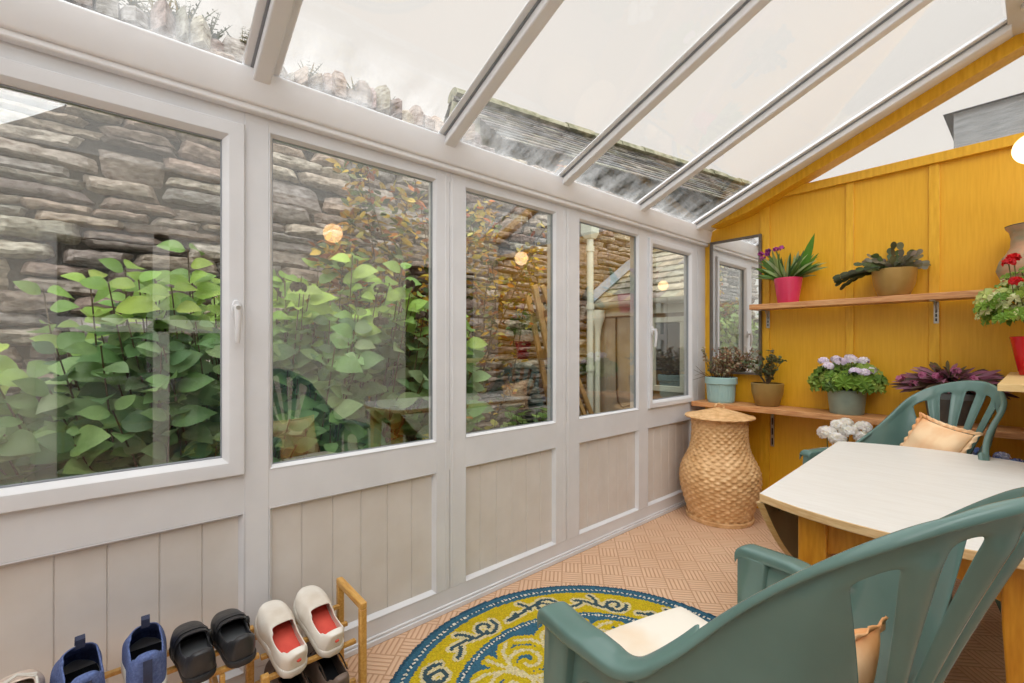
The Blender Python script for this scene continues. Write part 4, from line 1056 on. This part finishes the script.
    if style == 'slip':
        mb = MB(); y0 = L_*.47; z0 = so_+interp(.46,H)-.006
        mb.tube([(0,y0+.012,z0-.004),(0,y0+.006,z0+.018),(0,y0-.004,z0+.024),(0,y0-.010,z0+.014),(0,y0-.008,z0-.004)], .004, 6)
        mb2 = MB(); mb2.loft([[(-.009,y,z-.002),(.009,y,z-.002),(.009,y,z+.002),(-.009,y,z+.002)] for y, z in ((y0+.012,z0-.004),(y0+.006,z0+.016),(y0-.004,z0+.022),(y0-.012,z0+.014),(y0-.010,z0-.004))]); mb2.build('pull_tab', M['navy'], t)
        mb2 = MB(); mb2.loft([[(-.009,y,z),(.009,y,z),(.009,y-.002,z+.001),(-.009,y-.002,z+.001)] for y, z in ((-.004,so_+.002),(-.0065,so_+.03),(-.0065,so_+.055),(-.001,so_+.078))]); mb2.build('heel_stripe', M['navy'], t)
    if style == 'mary':
        for s_ in (.50, .57):
            mb2 = MB(); pts = []
            for k in range(na+1):
                p = Vector(pt(s_, k)); c = Vector((0, p.y, so_)); d = (p-c).normalized(); pts.append(p+d*.003)
            mb2.loft([[q+Vector((0,-.008,0)), q+Vector((0,.008,0)), q+Vector((0,.008,.003)), q+Vector((0,-.008,.003))] for q in pts]); mb2.build('strap', M[m], t, smooth=60)
        mb2 = MB(); q = Vector(pt(.50, 3)); mb2.box(q.x-.004,q.x+.008,q.y-.009,q.y+.009,q.z-.008,q.z+.008); mb2.build('buckle', M['dark'], t, bevel=.002)
    if style == 'pump':
        mb2 = MB(); mb2.lathe([(0,0),(.007,.0),(.006,.003),(0,.004)], 14, 0, (0,0,0)); o = mb2.build('toe_dimple' if False else 'heel_patch', M['red'], t); o.location = (0,-.001,so_+.036); o.rotation_euler = (PI/2,0,0); o.scale = (1,.7,1)
    if style == 'laced':
        mb2 = MB()
        for s_ in (.48,.55,.62):
            mb2.tube([tuple(Vector(pt(s_, 4))+Vector((0,0,.003))), tuple(Vector(pt(s_+.02, 7))+Vector((0,0,.006))), tuple(Vector(pt(s_, 10))+Vector((0,0,.003)))], .0022, 6)
        for sx_ in (3, 11):
            a = Vector(pt(.46, 4 if sx_ == 3 else 10)); b = Vector(pt(.16, sx_)); mb2.tube([a+Vector((0,0,.004)), a.lerp(b,.5)+Vector((0,0,.012)), b+Vector((0,0,.006))], .0025, 6)
        mb2.build('lace', M['sole'] if m != 'shoebrown' else M['soil'], t)
    return t
B_ = 'blue slip-ons on the rack'
shoe('slip_on_shoe', 'blue knitted slip-on, the one beside the beige shoe', (.305,-.055,.3185), .14, 'shoeblue', 'slip', TL2, .262, seed=1, group=B_)
shoe('slip_on_shoe', 'blue knitted slip-on, the one beside the black strap shoe', (.305,.055,.3185), .0, 'shoeblue', 'slip', TL2, .262, seed=2, group=B_)
B_ = 'black strap shoes on the rack'
shoe('strap_shoe', 'black leather strap shoe next to the blue slip-on', (.315,.166,.3185), .06, 'shoeblack', 'mary', TL2, .245, .092, seed=3, group=B_)
shoe('strap_shoe', 'black leather strap shoe next to the white shoe', (.315,.262,.3185), .06, 'shoeblack', 'mary', TL2, .245, .092, seed=4, group=B_)
B_ = 'white shoes on the rack'
shoe('ballet_trainer', 'scuffed white shoe with coral lining, beside the black strap shoe', (.300,.400,.216), .12, 'shoewhite', 'pump', L_=.262, W=.102, seed=5, group=B_)
shoe('ballet_trainer', 'scuffed white shoe with coral lining, beside the bamboo end rail', (.290,.515,.2195), .10, 'shoewhite', 'pump', L_=.262, W=.102, seed=6, group=B_)
B_ = 'taupe shoes on the lower tier'
shoe('laced_shoe', 'taupe leather lace-up shoe below the white shoe next to the black pair', (.345,.405,.082), .06, 'shoebrown', 'laced', .20, .262, seed=7, group=B_)
shoe('laced_shoe', 'taupe leather lace-up shoe on the lower tier, close to the bamboo end post', (.335,.520,.084), .10, 'shoebrown', 'laced', .20, .262, seed=8, group=B_)
shoe('knit_shoe', 'beige knitted shoe beside the blue slip-on at the rack end', (.325,-.162,.3185), .12, 'shoebeige', 'laced', TL2, .262, seed=9)
# ------------------------------------------------------------------ outside
mb = MB(); mb.box(-6, -.07, -4, 14, -.08, -.02); mb.box(-.07, 6, YW+.1, 14, -.08, -.02); g = mb.build('ground', M['ground'], None, None); struct(g, 'bare garden soil outside the windows')
# rubble stone wall
def stone_wall():
    r = random.Random(11); mb = MB(); X0 = -1.6; ya, yb_, H = -1.6, 6.6, 3.02
    mb.box(X0-.45, X0-.035, ya, yb_, 0, H, 0)
    st = MB()
    pal = [(184,166,152),(200,186,172),(166,150,140),(208,198,184),(160,148,142),(190,178,170),(212,200,178),(176,156,146),(196,178,164),(170,164,160)]
    z = .0
    def stone(y0, y1, z0, z1, out_):
        nx, nz = 12, 6; k_ = 1+r.uniform(-.24,.16); col = tuple(v*k_*(1+r.uniform(-.025,.025)) for v in lin(r.choice(pal))); sd = r.uniform(0, 99); vs = []; tl = r.uniform(-.10,.10); tl2 = r.uniform(-.35,.35)
        j = lambda: r.uniform(-1, 1)
        h = z1-z0; l = y1-y0
        c = [(y0+j()*.02, z0+j()*h*.18), (y1+j()*.02, z0+j()*h*.18), (y1+j()*.05*min(1,l*3), z1+j()*h*.22), (y0+j()*.05*min(1,l*3), z1+j()*h*.22)]
        for b in range(nz+1):
            for a in range(nx+1):
                u, v = a/nx, b/nz
                yy = lerp(lerp(c[0][0],c[1][0],u), lerp(c[3][0],c[2][0],u), v); zz = lerp(lerp(c[0][1],c[1][1],u), lerp(c[3][1],c[2][1],u), v)
                du, dv = abs(2*u-1), abs(2*v-1); ed = max(du**8, dv**5)
                q = Vector((yy*7, zz*16, sd)); n_ = noise.noise(q)+.6*noise.noise(q*2.3)+.5*noise.noise(q*5.1)
                k = max(0, du+dv-1.75)*.35
                yy += (.5-u)*k*l*.5 + .012*noise.noise(Vector((zz*30, sd, u*3)))*du; zz += (.5-v)*k*h*.8 + .010*noise.noise(Vector((yy*22, v*3, sd)))*(.4+.6*dv)
                vs.append((X0+(out_+.021*n_+tl*(u-.5)*l+tl2*(v-.5)*h)*(1-ed)-.034*ed, yy, zz))
        o_ = len(vs); fs = []
        for b in range(nz):
            for a in range(nx): q = b*(nx+1)+a; fs.append((q, q+1, q+nx+2, q+nx+1))
        rim = [a for a in range(nx+1)]+[b*(nx+1)+nx for b in range(1, nz+1)]+[nz*(nx+1)+a for a in range(nx-1,-1,-1)]+[b*(nx+1) for b in range(nz-1,0,-1)]
        for q in rim: v = vs[q]; vs.append((X0-.06, v[1], v[2]))
        for i in range(len(rim)): k = (i+1) % len(rim); fs.append((rim[k], rim[i], o_+i, o_+k))
        st.add(vs, fs, 1, col)
    while z < H:
        h = r.choice([.05,.065,.08,.095,.11,.13,.17]); y = ya-r.uniform(0,.2)
        while y < yb_:
            l = r.uniform(.14,.40)+h*r.uniform(.2,1.6); 
            if h > .10 and r.random() < .45:
                s_ = r.uniform(.35,.6); stone(y, y+l, z, z+h*s_-.003, r.uniform(.0,.045)); stone(y, y+l*r.uniform(.8,1), z+h*s_, z+h-.007, r.uniform(.0,.045))
            else: stone(y, y+l, z, z+h-.002, r.uniform(.0,.06))
            y += l+.008
        z += h
    # rough coping of upright stones
    y = ya
    while y < 2.5:
        l = r.uniform(.06,.16); h = r.uniform(.06,.22); d = r.uniform(.10,.2)
        c = vary(lin(r.choice(pal)), .2, r); x = X0-.08
        def ring_(z_, s_): return [(x+d*s_*math.cos(2*PI*k/8)*(1+.2*math.sin(k*3.1+y*9)), y+l/2+l*.55*s_*math.sin(2*PI*k/8)*(1+.2*math.cos(k*2.3+y*7)), z_) for k in range(8)]
        st.loft([ring_(H-.02,1), ring_(H+h*.5,1.02), ring_(H+h*.85,.7), ring_(H+h,.3)], 1, True, True, c); y += l*.85
    st.v = mb.v+st.v; n0 = len(mb.v); st.f = mb.f+[[i+n0 for i in f] for f in st.f]; st.m = mb.m+st.m; st.c = mb.c+st.c
    o = st.build('wall_garden', [M['mortar'], M['stone']], None, smooth=26); struct(o, 'tall rubble slate garden wall outside the windows')
stone_wall()
# slate roofs
SLP = [(150,146,138),(132,130,126),(166,160,148),(120,120,120),(142,138,126)]
def slates(mb, A, B, D, rows, w, r, m=0):
    """roof plane: ridge A-B, D = vector from ridge down to the eaves"""
    A, B, D = Vector(A), Vector(B), Vector(D); Lr = (B-A).length; U = (B-A)/Lr; nrm = U.cross(D).normalized()
    if nrm.z < 0: nrm = -nrm
    for k in range(rows):
        x = -r.uniform(0, w)
        while x < Lr:
            ww = w*r.uniform(.6,1.35); a = A+U*max(0,x)+D*(k/rows); x2 = min(Lr, x+ww-.004)
            b = A+U*x2+D*(k/rows); lift = .012+r.uniform(0,.01)
            dd = D/rows*(1.12+r.uniform(-.06,.06)); c = vary(lin(r.choice(SLP)), .14, r)
            if x2-max(0,x) > .02: mb.hexa([a, b, b+dd+nrm*lift, a+dd+nrm*lift, a+nrm*.012, b+nrm*.012, b+dd+nrm*(lift+.014), a+dd+nrm*(lift+.014)], m, c)
            x += ww
r = random.Random(2)
h = thing('slate_cottage', 'old cottage with a mossy slate roof rising behind the garden wall', 'house', (0,0,0))
A, B = Vector((-2.99,3.12,4.28)), Vector((-1.98,9.2,4.28)); U = (B-A).normalized(); down = Vector((U.y,-U.x,0))
D = down*1.30+Vector((0,0,-1.05)); mb = MB(); slates(mb, A, B, D, 12, .30, r); D2 = -down*1.3+Vector((0,0,-1.05)); slates(mb, A, B, D2, 12, .34, r); mb.build('slate_roof', M['slate'], h, smooth=None)
mb = MB()
k = 0; Lr = (B-A).length
while k < Lr:
    l = r.uniform(.35,.6); a = A+U*k; b = A+U*min(Lr,k+l-.01); rr_ = .12+r.uniform(-.015,.015)
    mb.loft([[a+down*(math.cos(PI*q/6)*rr_*1.3)+Vector((0,0,math.sin(PI*q/6)*rr_-.02)) for q in range(7)]+[a+Vector((0,0,-.06))], [b+down*(math.cos(PI*q/6)*rr_*1.3)+Vector((0,0,math.sin(PI*q/6)*rr_-.02)) for q in range(7)]+[b+Vector((0,0,-.06))]]); k += l
mb.build('ridge_stones', M['moss'], h, smooth=40)
mb = MB(); e0, e1 = A+D*.35+U*.15, B+D*.35-U*.15; f0, f1 = A+D2*.9+U*.15, B+D2*.9-U*.15
mb.add([(e0.x,e0.y,0),(e1.x,e1.y,0),(f1.x,f1.y,0),(f0.x,f0.y,0), tuple(e0),tuple(e1),tuple(f1),tuple(f0), tuple(A+Vector((0,0,-.05))), tuple(B+Vector((0,0,-.05)))], [(0,1,5,4),(1,2,6,9,5),(2,3,7,6),(3,0,4,8,7)])
mb.build('walls', M['moss'], h, smooth=None)
# low shed with gutter against the garden wall
s = thing('slate_shed', 'low shed with a slate roof and cream gutter, seen through the two far windows', 'shed', (0,0,0))
mb = MB(); SA = Vector((-1.54,5.55,2.62)); SB = Vector((1.2,5.55,2.62)); SLP = [(196,180,156),(176,164,146),(206,192,168),(160,150,140),(184,172,148)]; mb_ = MB(); slates(mb_, SA, SB, Vector((0,-1.5,-.96)), 11, .24, r); mb_.build('slate_roof', M['slate'], s, smooth=None)
mb = MB(); mb.box(-1.54,1.2,4.10,5.6,0,1.62); mb.build('walls', M['doorgrey'], s, smooth=None)
mb = MB(); mb.hexa([(-1.57,4.02,1.68),(-1.50,4.02,1.68),(-1.50,5.55,2.66),(-1.57,5.55,2.66),(-1.57,4.02,1.78),(-1.49,4.02,1.70),(-1.49,5.55,2.68),(-1.57,5.55,2.76)]); mb.build('flashing', M['lead'], s, smooth=None)
mb = MB(); mb.box(-1.52,1.2,4.06,4.1,1.52,1.66); mb.build('fascia', M['pipe'], s, smooth=None)
mb = MB(); mb.loft([[(x, 4.0+.058*math.cos(PI+PI*q/10), 1.66+.058*math.sin(PI+PI*q/10)) for q in range(11)]+[(x, 4.0+.05*math.cos(2*PI-PI*q/10), 1.66+.05*math.sin(2*PI-PI*q/10)) for q in range(11)] for x in (-1.54,1.2)]); mb.build('gutter', M['pipe'], s, smooth=50)
d = MB(); d.box(-1.40,-.93,4.07,4.10,.02,1.50)
for x in (-1.30,-1.20,-1.10,-1.0): d.box(x-.002,x+.002,4.067,4.07,.02,1.50)
dd = d.build('door', M['doorgrey'], s, smooth=None); k = MB(); k.lathe([(0,0),(.022,0),(.024,.02),(.012,.035),(0,.036)], 16); ko = k.build('door_knob', M['hinge'], dd); ko.location = (-1.02,4.066,.88); ko.rotation_euler = (PI/2,0,0)
w_ = MB(); w_.ringy(-.82,-.15,.75,1.48,[(0,4.1),(0,4.06),(.05,4.06),(.055,4.085)]); w_.box(-.50,-.46,4.065,4.085,.8,1.45); wo = w_.build('shed_window', M['pipe'], s, smooth=None)
w_ = MB(); w_.box(-.77,-.2,4.09,4.094,.80,1.43); w_.build('dark_pane', M['housedark'], wo, smooth=None)
mb = MB(); mb.tube([(-1.22,4.045,1.50),(-1.215,4.04,1.1),(-1.21,4.04,.72),(-1.19,4.035,.60),(-1.13,4.035,.545),(-1.05,4.035,.57),(-.98,4.04,.60),(-.92,4.045,.58)], .010, 8); mb.build('cable', M['hose'], s)
dp = thing('downpipe', 'tall cream downpipe with a collar and hopper, left of the shed', 'pipe', (-1.45,3.89,0))
mb = MB(); mb.tube([(0,0,0),(0,0,2.50)], .037, 16); mb.build('pipe', M['pipe'], dp)
for z in (.95,1.62,2.25):
    mb = MB(); mb.lathe([(.037,z-.03),(.046,z-.03),(.046,z+.03),(.037,z+.03)], 18, cap=False); mb.build('collar', M['pipe'], dp)
mb = MB(); mb.loft([[(-.045,-.045,2.36),(.045,-.045,2.36),(.045,.045,2.36),(-.045,.045,2.36)],[(-.075,-.07,2.42),(.075,-.07,2.42),(.075,.06,2.42),(-.075,.06,2.42)],[(-.075,-.07,2.54),(.075,-.07,2.54),(.075,.06,2.54),(-.075,.06,2.54)]]); mb.build('hopper', M['pipe'], dp, smooth=None, bevel=.004)
dp = thing('downpipe', 'thinner cream downpipe with a funnel top, under the shed gutter', 'pipe', (-1.43,3.985,0))
mb = MB(); mb.tube([(0,0,0),(0,0,1.30)], .034, 16); mb.build('pipe', M['pipe'], dp)
mb = MB(); mb.lathe([(.034,1.27),(.036,1.30),(.05,1.40),(.085,1.50),(.088,1.585),(.08,1.585)], 18, cap=False); mb.build('hopper', M['pipe'], dp)
# stepladder leaning by the wall
sl = thing('stepladder', 'old wooden stepladder leaning open in front of the garden wall', 'ladder', (0,0,0))
def bar_(p, q, w, t_, name, par=sl, m='ladder'):
    p, q = Vector(p), Vector(q); d = (q-p).normalized(); a = d.cross(Vector((0,1,0))); a = (a if a.length > .1 else d.cross(Vector((1,0,0)))).normalized(); b = d.cross(a)
    mb = MB(); R4 = lambda c: [c-a*w/2-b*t_/2, c+a*w/2-b*t_/2, c+a*w/2+b*t_/2, c-a*w/2+b*t_/2]
    mb.loft([R4(p), R4(q)]); return mb.build(name, M[m], par, smooth=None, bevel=.003)
A0, A1 = Vector((-1.34,2.86,1.68)), Vector((-1.34,3.32,0)); B0, B1 = Vector((-.98,2.60,1.70)), Vector((-.98,3.10,0))
bar_(A0, A1, .024, .055, 'rail'); bar_(B0, B1, .024, .055, 'rail')
for f in (.14,.34,.54,.74,.9): bar_(A0.lerp(A1,f), B0.lerp(B1,f), .09, .022, 'tread')
C0, C1 = Vector((-1.30,2.92,1.70)), Vector((-1.30,3.90,.0)); D0, D1 = Vector((-.95,2.66,1.70)), Vector((-.95,3.62,.0))
bar_(C0, C1, .02, .045, 'rear_leg'); bar_(D0, D1, .02, .045, 'rear_leg')
for f in (.05,.12,.19): bar_(C0.lerp(C1,f), D0.lerp(D1,f), .06, .02, 'top_slat')
for f in (.52,.80): bar_(C0.lerp(C1,f), D0.lerp(D1,f), .022, .022, 'rung')
# hydrangea
def hydrangea():
    r = random.Random(42); t = thing('hydrangea_bush', 'big leafy hydrangea bush filling the lower half of the two nearest windows', 'bush', (-.78,.55,0)); c = Vector(t.location)
    mb = leafmb(); st = MB(); tips = []
    def topz(y): return interp(y, [(-1.0,1.2),(-.4,1.30),(-.1,1.58),(.05,1.70),(.35,1.64),(.6,1.62),(1.0,1.72),(1.45,1.72),(1.7,1.45),(1.9,1.0)])
    for i in range(330):
        y = r.uniform(-.95,1.75); x = -.80+r.uniform(-1,1)*.42*(1-.25*abs((y-.5)/1.4)); front = (x+.80)/.42
        tz = topz(y)*(1-.30*max(0,front)**2)*r.uniform(.50,1.0)
        root = Vector((-.82+r.uniform(-.15,.15), lerp(.55,y,.75), .0)); tip = Vector((x, y, tz))
        mid = root.lerp(tip,.5)+Vector((r.uniform(-.05,.05), r.uniform(-.05,.05), .08))
        pts = catmull([root, mid, tip], 4); st.tube([p-c for p in pts], [.006,.006,.0055,.005,.0045,.004,.0035,.003,.0025], 5)
        young = tz > .8*topz(y)
        for k in range(r.randint(10,14)):
            f = 1-max(0,k-2)*.07*r.uniform(.8,1.2) if k > 2 else 1.0-.012*k; f = max(.3, f)
            ix = f*(len(pts)-1); p = Vector(pts[min(len(pts)-2,int(ix))]).lerp(Vector(pts[min(len(pts)-1,int(ix)+1)]), ix-int(ix))
            a = (k*2.4)+r.uniform(-.4,.4); e = r.uniform(-.1,.7) if k > 2 else r.uniform(.15,.75)
            d = Vector((math.cos(a)*math.cos(e)+.22, math.sin(a)*math.cos(e), math.sin(e))).normalized()
            L_ = r.uniform(.10,.175)*(1 if k > 2 else .72)
            hi = p.z/max(.3,topz(p.y))
            cols = [G(166,200,92),G(186,214,104),G(150,186,98)] if (young and k < 5) else [G(140,176,104),G(156,190,120),G(120,158,98),G(172,200,142),G(106,142,96)]
            leaf(mb, p-c+d*.012, d, (r.uniform(.6,1.4),r.uniform(-.6,.2),.8), L_, L_*r.uniform(.55,.68), [(0,.06),(.07,.42),(.18,.78),(.32,.98),(.48,1.0),(.64,.85),(.8,.54),(.92,.22),(1,.01)], .22, r.uniform(.3,1.0), vary(r.choice(cols), .2, r), .02, .05)
    mb.build('foliage', M['hydr'], t, smooth=180); st.build('stem', M['stem'], t)
    fm = MB(); fm.open = True
    for (y, z, x) in ((1.06,1.50,-.55),(1.22,1.54,-.55),(1.0,1.32,-.42),(1.26,1.36,-.46),(.66,1.48,-.6)):
        flower_head(fm, (x-c.x, y-c.y, z), .035, 40, [G(84,66,54),G(104,84,68),G(66,54,48)], .014)
    fm.build('faded_flower_heads', M['leaf'], t, smooth=180)
hydrangea()
def climber(name, label, base, stems, h, spread, cols, seed, ls, per, cat='shrub'):
    r = random.Random(seed); t = thing(name, label, cat, base); mb = leafmb(); st = MB()
    for i in range(stems):
        p = Vector((r.uniform(-.05,.05), r.uniform(-.1,.1), 0)); d = Vector((r.uniform(-.2,.25), r.uniform(-1,1)*spread, 1)).normalized(); pts = [p]; n = 12; L_ = h*r.uniform(.6,1.05)
        for k in range(n):
            d = (d+Vector((r.uniform(-.16,.18), r.uniform(-.25,.25), r.uniform(-.05,.18)))).normalized(); d.x = max(-.25,min(.35,d.x)); p = p+d*L_/n; p.x = max(-.16,min(.5,p.x)); pts.append(p.copy())
        st.tube(pts, [lerp(.010,.002,k/n) for k in range(n+1)], 6)
        for k in range(per):
            f = (1-r.random()**1.6*.72)*n; q = pts[min(n-1,int(f))].lerp(pts[min(n,int(f)+1)], f-int(f)); tw = rdir(-.3,.8,r); q2 = q+tw*r.uniform(.02,.13)
            if k % 3 == 0: st.tube([q, q2], [.002,.001], 4)
            zz = q2.z; ci = cols[0] if r.random() < .5 else cols[1] if r.random() < .62 else cols[2]
            leaf(mb, q2, rdir(-.5,.8,r), rdir(.1,1,r), ls*r.uniform(.7,1.4), ls*r.uniform(.34,.5), OVATE, .2, .3, vary(r.choice(ci), .2, r))
    mb.build('foliage', M['leaf'], t, smooth=180); st.build('stem', M['stem'], t); return t
GR = [G(88,106,58),G(112,128,72),G(70,88,52),G(136,146,96)]; YE = [G(226,178,50),G(236,200,84),G(206,160,60),G(206,190,104)]; ORG = [G(200,112,48),G(176,92,52),G(216,140,60)]
climber('autumn_shrub', 'tall shrub with yellow and orange autumn leaves outside between the second and third windows', (-1.18,1.42,0), 11, 2.35, .30, (YE,GR,ORG), 6, .074, 280)
climber('autumn_shrub', 'thin grey-green and orange shrub climbing the wall above the stepladder', (-1.20,1.98,0), 9, 2.75, .20, (YE,GR,ORG), 15, .058, 150)
def border(label, base, seed, n, hh, cols, ls, shape=ROUND):
    r = random.Random(seed); t = thing('border_plant', label, 'plant', base); mb = leafmb(); st = MB()
    for i in range(n):
        y = r.uniform(-.24,.24); tip = Vector((r.uniform(-.14,.14), y, hh*r.uniform(.75,1.0))); root = Vector((0,y*.4,0)); st.tube([root, root.lerp(tip,.6)+Vector((.02,0,.04)), tip], [.004,.003,.002], 5)
        for k in range(7):
            q = root.lerp(tip, 1-.07*k); a = k*2.3+r.uniform(-.3,.3); d = Vector((math.cos(a), math.sin(a), r.uniform(.1,.9)))
            leaf(mb, q, d, (.4,0,1), ls*r.uniform(.7,1.2), ls*r.uniform(.6,.85), shape, .18, .35, vary(r.choice(cols), .16, r))
    mb.build('foliage', M['leaf'], t, smooth=180); st.build('stem', M['stemg'], t)
LG = [G(168,194,104),G(140,174,84),G(190,208,130),G(116,150,70)]
border('low yellow-green plant with pointed leaves just outside the third window', (-.36,1.46,0), 3, 26, .80, [G(196,186,84),G(150,164,74),G(206,150,60),G(120,140,60)], .075, OVATE)
border('low pale green round-leaved plant just outside the third window', (-.36,2.03,0), 4, 26, .80, LG, .085)
border('small green plant at the foot of the cream downpipes', (-1.25,3.45,0), 5, 14, .48, [G(92,126,60),G(116,148,76)], .07)
# ferns along the wall top
rf = random.Random(8)
for k, (y, h_) in enumerate(((-.05,.2),(.10,.22),(.2,.24),(.30,.30),(.42,.20),(.62,.18),(.80,.17),(1.02,.15),(1.36,.16),(1.62,.12))):
    t = thing('fern_tuft', 'small fern growing on top of the stone garden wall', 'fern', (-1.64,y,3.08), 0, 'ferns on the garden wall top'); mb = leafmb()
    for i in range(16):
        a = rf.uniform(0,2*PI); e = rf.uniform(.5,1.4); d = Vector((math.cos(a)*math.cos(e), math.sin(a)*math.cos(e), math.sin(e))); L_ = h_*rf.uniform(.6,1.1)
        col = vary(rf.choice([G(96,100,78),G(120,118,90),G(150,132,74),G(84,92,70)]), .15, rf); p = Vector((0,0,0)); sd = d.cross(Vector((0,0,1))).normalized()
        for q in range(7):
            b = p+d*L_*(q/7); w = L_*.26*(1-q/7.5)
            for s_ in (1,-1): leaf(mb, b, sd*s_+d*.5, (0,0,1), w, w*.42, OVATE, .1, .2, col)
        leaf(mb, p, d, sd, L_, .01, STRAP, .2, .1, col)
    mb.build('foliage', M['leaf'], t, smooth=180)
# house beyond the end wall
h = thing('grey_house', 'grey slate-hung house wall seen blurred through the ribbed gable sheet', 'house', (0,0,0))
mb = MB(); mb.box(1.22,6,6,9,0,3.42); mb.build('walls', M['house'], h, smooth=None)
mb = MB(); mb.prism([(5.95,3.40),(8.9,4.2),(9.2,3.4)], lambda p, s: ((1.15,6.2)[s], p[0], p[1])); mb.build('roof', M['slate'], h, smooth=None)
# ------------------------------------------------------------------ camera and light
cam = bpy.data.cameras.new('camera'); co = bpy.data.objects.new('camera', cam); C.objects.link(co)
cam.sensor_width = 36; cam.lens = 16.0; cam.shift_y = 4/1024; cam.clip_start = .02
co.location = (1.744, 0, 1.2); co.rotation_euler = (PI/2, 0, math.atan(526/455.1))
bpy.context.scene.camera = co
w = bpy.data.worlds.new('overcast'); bpy.context.scene.world = w; w.use_nodes = True
bg = w.node_tree.nodes['Background']; bg.inputs[0].default_value = (*lin((243,238,231)), 1); bg.inputs[1].default_value = WORLD
def sun(name, e, rot, ang, col=(1,.97,.93)):
    l = bpy.data.lights.new(name, 'SUN'); l.energy = e; l.angle = math.radians(ang); l.color = col
    o = bpy.data.objects.new(name, l); C.objects.link(o); o.rotation_mode = 'QUATERNION'; o.rotation_quaternion = Vector(rot).to_track_quat('Z', 'Y'); return o
sun('hazy_sun', SUN, (.55, -.42, .72), 75, (.95,.98,1))
sun('soft_side_fill', SIDE_FILL, (-.62, .12, .78), 110, (.92,.97,1))  # extra soft sun added as fill to brighten house wall and reflections
sc = bpy.context.scene
sc.view_settings.view_transform = 'Standard'; sc.view_settings.look = 'None'; sc.view_settings.gamma = 1; sc.view_settings.exposure = EXPO
sc.view_settings.use_curve_mapping = False
sc.cycles.transparent_max_bounces = 40; sc.cycles.max_bounces = 10; sc.cycles.diffuse_bounces = 5; sc.cycles.glossy_bounces = 5; sc.cycles.transmission_bounces = 8
